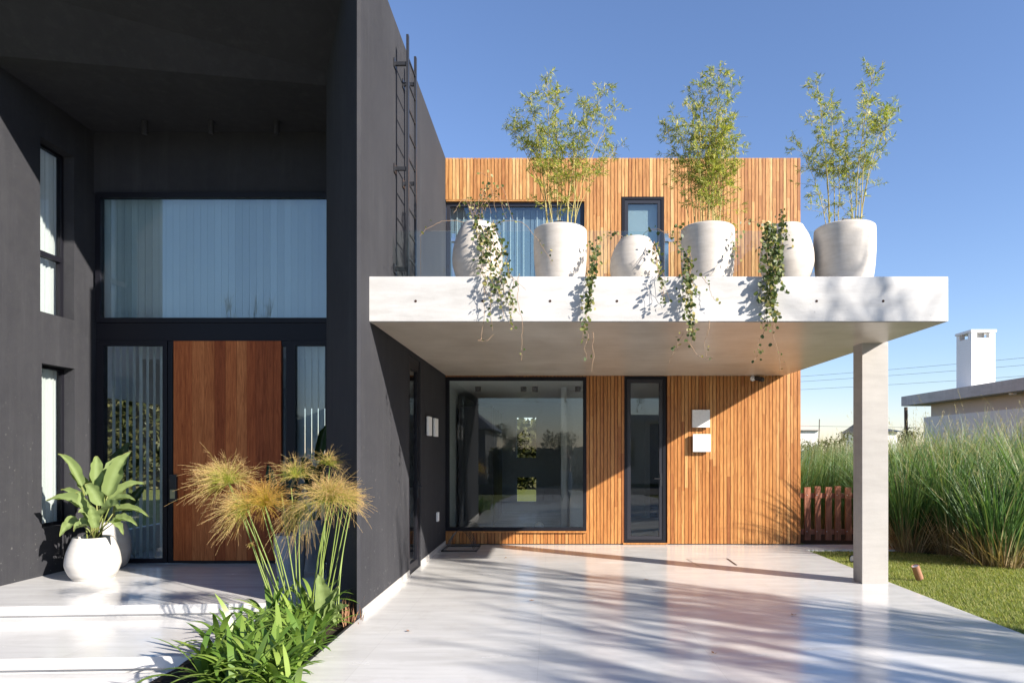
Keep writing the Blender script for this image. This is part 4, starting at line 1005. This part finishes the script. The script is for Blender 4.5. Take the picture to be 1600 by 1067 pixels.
GC = [(1425, 861, 1.72, 620, 'with straw coloured foot right beside the column'), (1497, 866, 1.78, 680, 'in the middle of the front row with a splayed brown foot'), (1572, 884, 1.5, 560, 'with bright green low blades at the right edge'), (1645, 880, 1.9, 800, 'leaning in from outside the right edge'),
      (1455, 845, 1.85, 750, 'behind and between the two front clumps'), (1535, 846, 2.0, 850, 'with many pale plumes in the second row'), (1600, 842, 2.05, 800, 'in the second row at the right edge'), (1400, 846, 1.8, 700, 'just behind the column'), (1670, 842, 2.1, 700, 'in the second row beyond the right edge')]
for i, (px, py, hh, n, lab) in enumerate(GC):
    p = gp(px, py); grass_clump(p.x, p.y, hh, n, 'tall grass clump ' + lab, .30 if px > 1380 else .1, .27+.04*(i % 3), 70 if i > 2 else 35, 1.0 if i < 3 else .4)
# continuous band of tall reeds behind the fence
n = 9000; bb = np.stack([rng.uniform(4.1, 9.0, n), rng.uniform(12.0, 15.5, n), np.full(n, -.03)], -1)
V, F, T, _ = blades(bb, rng.normal(0, .9, n), rng.uniform(1.2, 1.95, n), rng.uniform(0, .15, n), rng.uniform(.05, .8, n), rng.uniform(.007, .014, n), 6, rng.uniform(-.9, .9, n))
kind(npmesh('reed_bed', V, F, M['tall_grass'], attr=T), 'stuff')

# ---------------------------------------------------------------- neighbour house, wires, far things
nb = thing('neighbour_house', 'single storey pale house with flat concrete roof and tall white chimney', 'house', (12, 18, 0))
NX = 11.35
MB().box(NX, 26, 8, 22.2, 2.92, 3.23).build('roof', M['roof_conc'], nb, bevel=.01)
MB().box(NX+.42, 25, 8.5, 21.2, 2.52, 2.92).build('upper_wall', M['beige'], nb)
MB().box(NX+.30, 25, 8.4, 21.4, -.1, 2.52).build('wall', M['wall_white'], nb)
m = MB(); m.box(NX+.292, NX+.33, 14.3, 15.6, .9, 1.95); w = m.build('window', M['frame'], nb)
MB().box(NX+.284, NX+.291, 14.36, 15.54, .95, 1.9).build('pane', M['glass_sky'], w)
chx0, chx1 = (1518-VX)*20/FPX, (1555-VX)*20/FPX; chz = CH+(706-515)*20/FPX
m = MB(); m.box(chx0, chx1, 20, 20.75, 3.2, chz-.24)
for a, b in ((chx0, chx0+.16), (chx1-.16, chx1)):
    for c_, d in ((20, 20.16), (20.59, 20.75)): m.box(a, b, c_, d, chz-.24, chz-.07)
ch = m.build('chimney', M['white'], nb)
MB().box(chx0-.03, chx1+.03, 19.97, 20.78, chz-.07, chz).build('chimney_cap', M['white'], ch)
MB().box(chx0+.2, chx1-.2, 20.2, 20.5, 3.3, chz-.071).build('flue', M['roof_conc'], ch)
tag(MB().lathe([(.05, 2.86), (.09, 2.87), (.09, 2.915), (.02, 2.918)], (NX+.2, 17.1, 0), 16).build('soffit_light', M['white'], None, (NX+.2, 17.1, 2.86)), 'small white round light under the neighbouring roof edge', 'light')
p = W(1417, 672, 20); q = W(1417, 636, 20)
MB_ = MB().tube([(p.x, 20, 0), (p.x-.03, 20, q.z)], .05, 8)
tag(MB_.build('metal_post', M['bark'], None, (p.x, 20, 0)), 'thin rusty post under the corner of the neighbouring roof', 'post')
# overhead wires between poles standing outside the view
for i, (ya, yb, lab) in enumerate(((587, 556.5, 'highest'), (595, 568, 'second from the top'), (607.5, 585, 'third from the top'), (664, 667, 'lowest, crossing just above the reeds'))):
    a, b = W(1180, ya + (ya-yb)*.2, 46), W(1720, yb-(ya-yb)*.3, 38)
    pts = [a+(b-a)*u-Vector((0, 0, .35*4*u*(1-u)*.25)) for u in np.linspace(0, 1, 16)]
    tag(MB().tube(pts, .011, 4).build('power_line', M['dark_steel'], None, tuple(a)), 'thin dark overhead wire in the sky, ' + lab, 'wire', 'overhead wires')
# far houses and trees along the horizon
def far_tree(x, y, h, label, mat, n=900, w=.55):
    t = thing('distant_tree', label, 'tree', (x, y, 0)); MB().tube([(x, y, -.1), (x+.1, y, h*.45), (x, y, h*.8)], [h*.03, h*.02, h*.008], 6).build('trunk', M['bark'], t)
    k = 9; cc = np.stack([x+rng.normal(size=k)*h*w*.28, y+rng.normal(size=k)*h*w*.28, h*rng.uniform(.4, .9, k)], -1)
    P = cc[rng.integers(0, k, n)]+nrm(rng.normal(size=(n, 3)))*(rng.random((n, 1))**.5)*h*.2
    V, F, T = leaf_quads(P, rand_dirs(n), np.full(n, h*.055), np.full(n, h*.03)); npmesh('crown', V, F, mat, t)
p = W(1303, 688, 40); far_tree(p.x, 40, 2.75, 'low brownish tree behind the reeds next to the timber wing', M['tree_leaf'], 1200, .9)
p = W(1340, 688, 60); far_tree(p.x, 60, 3.4, 'dark round tree far behind the reeds, near the column', M['tree_leaf'])
p = W(1420, 688, 70); far_tree(p.x, 70, 4.0, 'small far tree seen right of the column', M['tree_leaf'])
p = W(1278, 660, 45); t = MB().tube([(p.x, 45, 0), (p.x+.1, 45, 3.6)], .03, 5); 
o = t.build('thin_sapling', M['bark'], None, (p.x, 45, 0)); tag(o, 'thin bare sapling rising above the brownish tree', 'sapling')
fh = thing('distant_house', 'far small white gabled house behind the reeds', 'house', W(1262, 700, 55)); a = W(1255, 672, 55); b = W(1278, 672, 55)
MB().box(a.x-3, b.x, 55, 60, -.1, a.z).build('wall', M['wall_white'], fh); MB().add([(a.x-3.2,54.7,a.z),(b.x+.2,54.7,a.z),(b.x+.2,60.2,a.z),(a.x-3.2,60.2,a.z),(a.x-3.2,57.5,a.z+.5),(b.x+.2,57.5,a.z+.5)], [(0,1,5,4),(2,3,4,5),(0,4,3),(1,2,5),(0,3,2,1)]).build('roof', M['beige'], fh)
fh = thing('distant_house', 'far dark roofed house between the column and the thin post', 'house', W(1395, 700, 48)); a = W(1378, 674, 48); b = W(1402, 674, 48)
MB().box(a.x, b.x, 48, 54, -.1, a.z).build('wall', M['wall_white'], fh); MB().add([(a.x-.3,47.7,a.z),(b.x+.3,47.7,a.z),(b.x+.3,54.3,a.z),(a.x-.3,54.3,a.z),(a.x-.3,51,a.z+.9),(b.x-.6,51,a.z+.55)], [(0,1,5,4),(2,3,4,5),(0,4,3),(1,2,5),(0,3,2,1)]).build('roof', M['dark_steel'], fh)

# ---------------------------------------------------------------- the street side: bare trees whose shadows cross the drive, houses seen in the glass
def bare_tree(x, y, h, stems, label):
    t = thing('bare_tree', label, 'tree', (x, y, -.2)); 
    tr = MB(); paths1, paths2 = [], []
    for s in range(stems):
        az = random.uniform(0, 6.28); tx, ty = math.cos(az)*random.uniform(.3, 1.5), math.sin(az)*random.uniform(.3, 1.5)
        pts = [Vector((x+tx*u**1.4+random.uniform(-.05, .05), y+ty*u**1.4+random.uniform(-.05, .05), -.2+h*u)) for u in np.linspace(0, 1, 12)]
        tr.tube(pts, list(np.linspace(.06, .014, 12)), 7)
        for k in range(20):
            u = random.uniform(.28, .97); i = int(u*11); p = pts[min(i, 10)]; az = random.uniform(0, 6.28); ln = random.uniform(.5, 1.6)*(1.15-u*.7); d = Vector((math.cos(az)*.42, math.sin(az)*.42, random.uniform(.8, 1.3))).normalized()
            q = [p+d*ln*v+Vector((random.gauss(0, .02), random.gauss(0, .02), .15*ln*v*v)) for v in np.linspace(0, 1, 7)]; paths1.append(np.array(q))
            for j in range(6):
                v = random.randint(2, 6); e = (d+Vector((random.gauss(0, .6), random.gauss(0, .6), random.gauss(0, .35)))).normalized(); l2 = random.uniform(.2, .6)
                paths2.append(np.array([q[v]+e*l2*w for w in np.linspace(0, 1, 7)]))
    tr.build('trunk', M['bark'], t, smooth=True)
    V, F, T = merge(tubes_np(np.array(paths1), .028, .010, 4), tubes_np(np.array(paths2), .007, .003, 3)); npmesh('branches', V, F, M['bark'], t)
BT = [(9.6, -1.3, 6.0, 6, 'bare upright tree nearest the drive'), (10.6, .5, 6.3, 6, 'taller bare tree beside the lawn'), (9.8, 1.3, 7.4, 5, 'slender bare tree on the lawn before the grass clumps'),
      (11.6, -2.6, 6.6, 6, 'bare tree close to the kerb'), (12.6, -1.0, 7.0, 6, 'bare tree furthest along the lawn'), (8.6, .2, 5.0, 3, 'low bare tree right beside the drive edge'), (-14.6, -15.5, 9.2, 5, 'tall bare tree across the street, mirrored in the upper entrance window')]
for b_ in BT: bare_tree(*b_)
def street_house(x0, x1, y, h, label, wall, roof, gable):
    t = thing('street_house', label, 'house', ((x0+x1)/2, y, -.4)); z = -.4
    MB().box(x0, x1, y-8, y, z, h).build('wall', wall, t)
    if gable: MB().add([(x0-.5,y+.5,h),(x1+.5,y+.5,h),(x1+.5,y-8.5,h),(x0-.5,y-8.5,h),(x0+2,y-4,h+2),(x1-2,y-4,h+2)], [(0,4,5,1),(2,5,4,3),(0,3,4),(1,5,2),(0,1,2,3)]).build('roof', roof, t)
    else: MB().box(x0-.3, x1+.3, y-8.3, y+.3, h, h+.35).build('roof', roof, t)
    for k in range(3):
        a = x0+(x1-x0)*(k+.25)/3; w = MB().box(a, a+1.3, y+.003, y+.05, .6, 2.2).build('window', M['frame'], t); MB().box(a+.06, a+1.24, y+.051, y+.056, .66, 2.14).build('pane', M['glass_sky'], w)
street_house(-13, -3.8, -17, 2.7, 'dark hip roofed house across the street', M['dark_in'], M['dark_in'], True)
street_house(2.6, 12, -18, 3.2, 'flat roofed beige house across the street', M['beige'], M['roof_conc'], False)
street_house(-34, -20, -25, 3.2, 'white house across the street further along', M['wall_white'], M['roof_conc'], False)
street_house(18, 32, -25, 3.0, 'long white house across the street at the far right', M['wall_white'], M['dark_in'], True)
for i, (x, y, h_, lab) in enumerate([(-30, -36, 4.2, 'far left behind the white house'), (-22, -40, 4.6, 'behind the white house'), (-12, -38, 4.6, 'behind the dark house'), (-4, -36, 3.6, 'between the dark and the beige house'), (1, -40, 3.4, 'behind the gap beside the beige house'), (9, -42, 4.2, 'behind the beige house'), (17, -38, 4.2, 'between the beige and the long white house'), (27, -40, 4.4, 'behind the long white house'), (36, -38, 4.2, 'at the far end of the long white house')]):
    far_tree(x, y, h_, 'dull green tree across the street, ' + lab, M['tree_leaf'], 1500, 1.0)
for x0, x1, y, h_, lab in ((-3.5, 2.2, -17.5, 1.7, 'clipped dark hedge across the street between the two nearest houses'), (-6, 6, 27, 2.9, 'hedge at the end of the back garden'), (-21, -13.5, 27, 4.4, 'sunlit hedge seen through the slats of the sidelight')):
    n = 14000; P = np.stack([rng.uniform(x0, x1, n), y+rng.uniform(-.5, .5, n), -.3+h_*rng.random(n)**.9+rng.normal(size=n)*.12], -1)
    V, F, T = leaf_quads(P, rand_dirs(n), np.full(n, .34), np.full(n, .17)); o = npmesh('hedge', V, F, M['tree_leaf'], None, ((x0+x1)/2, y, 0)); tag(o, lab, 'hedge')
# things inside the big window
t = tag(MB().lathe([(.001+.078*math.sin(a), .078-.078*math.cos(a)) for a in np.linspace(0, math.pi, 18)], ((843-VX)*12.4/FPX, 12.4, .0), 28).build('floor_globe', M['white'], None, (0, 11.6, 0), smooth=True), 'white globe lamp on the floor inside the big window', 'globe lamp')
for px, lab in ((747, 'first from the left'), (818, 'second from the left'), (836, 'third from the left'), (903, 'the one at the right')):
    D = 12.2; x = (px-VX)*D/FPX; tag(MB().lathe([(.05, -.09), (.052, -.085), (.052, 0), (.02, .001)], (x, D, 2.598), 14).build('ceiling_spotlight', M['dark_steel'], None, (x, D, 2.598)), 'small dark ceiling spot inside the big window, ' + lab, 'spotlight', 'ceiling spots inside the big window')
tb = thing('sideboard', 'low pale sideboard inside the big window at its right side', 'sideboard', (.55, 12.2, 0))
MB().box(.30, .9, 12.0, 12.38, .08, .72).build('cabinet', M['plaster'], tb); MB().box(.28, .92, 11.98, 12.4, .72, .75).build('top', M['white'], tb)
kt = thing('kitchen_cabinet', 'dark tall cabinet at the left inside the big window', 'cabinet', (-1.4, 13.6, 0)); MB().box(-1.8, -1.15, 13.0, 15.2, 0, 2.3).build('carcass', M['dark_in'], kt); MB().box(-1.145, -1.13, 13.02, 14.05, .08, 2.28).build('cabinet_door', M['dark_in'], kt); MB().box(-1.145, -1.13, 14.08, 15.15, .08, 2.28).build('cabinet_door', M['dark_in'], kt)
# the photographer and tripod behind the eye point, mirrored in the big window
def skin(name, verts, edges, rad, mat, parent, root=0):
    org = ORG[parent.name]; me = bpy.data.meshes.new(name); me.from_pydata([tuple(Vector(v)-org) for v in verts], edges, []); o = link(name, me, mat, parent, None)
    o.modifiers.new('skin', 'SKIN'); sv = me.skin_vertices[0].data
    for i, r in enumerate(rad): sv[i].radius = (r, r) if isinstance(r, (int, float)) else r
    sv[root].use_root = True; o.modifiers.new('sub', 'SUBSURF').levels = 1; o.modifiers['sub'].render_levels = 2
    return o
px_, py_, pz = .42, -.45, -.13
per = thing('person', 'photographer in dark jacket and blue jeans mirrored in the big window, hands raised', 'person', (px_, py_, pz))
P_ = lambda x, y, z: (px_+x, py_+y, pz+z)
vb = [P_(0,0,.93), P_(0,0,1.15), P_(0,.01,1.38), P_(0,.02,1.47), P_(0,.04,1.56), P_(0,.05,1.66), P_(.09,0,.88), P_(.11,.02,.48), P_(.12,0,.08), P_(.12,.13,.03), P_(-.09,0,.88), P_(-.11,.02,.48), P_(-.12,0,.08), P_(-.12,.13,.03),
      P_(.19,0,1.38), P_(.30,.10,1.18), P_(.12,.30,1.38), P_(.08,.36,1.42), P_(-.19,0,1.38), P_(-.30,.10,1.18), P_(-.12,.30,1.38), P_(-.08,.36,1.42)]
eb = [(0,1),(1,2),(2,3),(3,4),(4,5),(0,6),(6,7),(7,8),(8,9),(0,10),(10,11),(11,12),(12,13),(2,14),(14,15),(15,16),(16,17),(2,18),(18,19),(19,20),(20,21)]
rb = [(.14,.10),(.13,.10),(.13,.09),.05,(.075,.09),(.065,.08),.08,.055,.04,.035,.08,.055,.04,.035,.05,.042,.032,.03,.05,.042,.032,.03]
M['skin'] = plain('skin', (.50, .30, .22), .6); M['denim'] = plain('blue denim', (.10, .15, .24), .9); M['jacket'] = plain('dark jacket cloth', (.03, .03, .035), .9)
skin('body', vb, eb, rb, M['skin'], per)
jr = [(.165,.125),(.155,.125),(.15,.11),.065]; ji = [0,1,2,3,14,15,16,18,19,20]; mp_ = {a: b for b, a in enumerate(ji)}
skin('jacket', [vb[i] for i in ji], [(mp_[a], mp_[b]) for a, b in eb if a in mp_ and b in mp_], jr+[.065,.055,.04,.065,.055,.04], M['jacket'], per)
ti = [0,6,7,8,10,11,12]; mp_ = {a: b for b, a in enumerate(ti)}
skin('trousers', [vb[i] for i in ti], [(mp_[a], mp_[b]) for a, b in eb if a in mp_ and b in mp_], [(.16,.12),.10,.072,.06,.10,.072,.06], M['denim'], per)
MB().lathe([(.001+.088*math.sin(a), .1-.1*math.cos(a)) for a in np.linspace(0, math.pi*.62, 10)], P_(0,.03,1.615), 20, Matrix.Rotation(R(180), 3, 'X') @ Matrix.Translation((0,0,-.14)).to_3x3()).build('hair', M['bark'], per, smooth=True)
tri = thing('tripod', 'black camera tripod mirrored beside the photographer in the big window', 'tripod', (0, -.12, pz))
for a in (90, 210, 330): MB().tube([(.03*math.cos(R(a)), -.14+.03*math.sin(R(a)), 1.28), (.38*math.cos(R(a)), -.14+.38*math.sin(R(a)), pz)], [.016, .010], 8).build('leg', M['dark_steel'], tri)
MB().lathe([(.03, 1.2), (.035, 1.28), (.02, 1.36), (.03, 1.372)], (0, -.14, 0), 14).build('tripod_head', M['dark_steel'], tri)
cb = thing('photo_camera', 'black camera on the tripod mirrored in the big window', 'camera', (0, -.14, 1.372)); MB().box(-.07, .07, -.18, -.11, 1.374, 1.48).build('camera_body', M['dark_steel'], cb, bevel=.008)
MB().lathe([(.03, 0), (.035, .01), (.035, .075), (.03, .078)], (0, -.109, CH), 20, Matrix.Rotation(R(-90), 3, 'X')).build('camera_lens', M['dark_steel'], cb)
# fallen leaves on the paving
for i, (px, py, lab) in enumerate(((831, 938, 'in the middle of the drive'), (789, 871, 'near the big window'), (1010, 905, 'on the left of the floor hatch'), (1240, 960, 'towards the lawn edge'), (640, 985, 'near the white wall base'), (1115, 1020, 'at the front of the drive'))):
    p = floor_pt(px, py, .006); m = MB()
    for k in range(3):
        a = random.uniform(0, 6.28); d = Vector((math.cos(a), math.sin(a), .25))*.03; s = Vector((-d.y, d.x, 0))*.35; m.face([p, p+d*.5+s, p+d, p+d*.5-s])
    tag(m.build('fallen_leaf', M['dry'], None, tuple(p)), 'curled dry leaf lying on the pale paving ' + lab, 'leaf', 'fallen leaves')
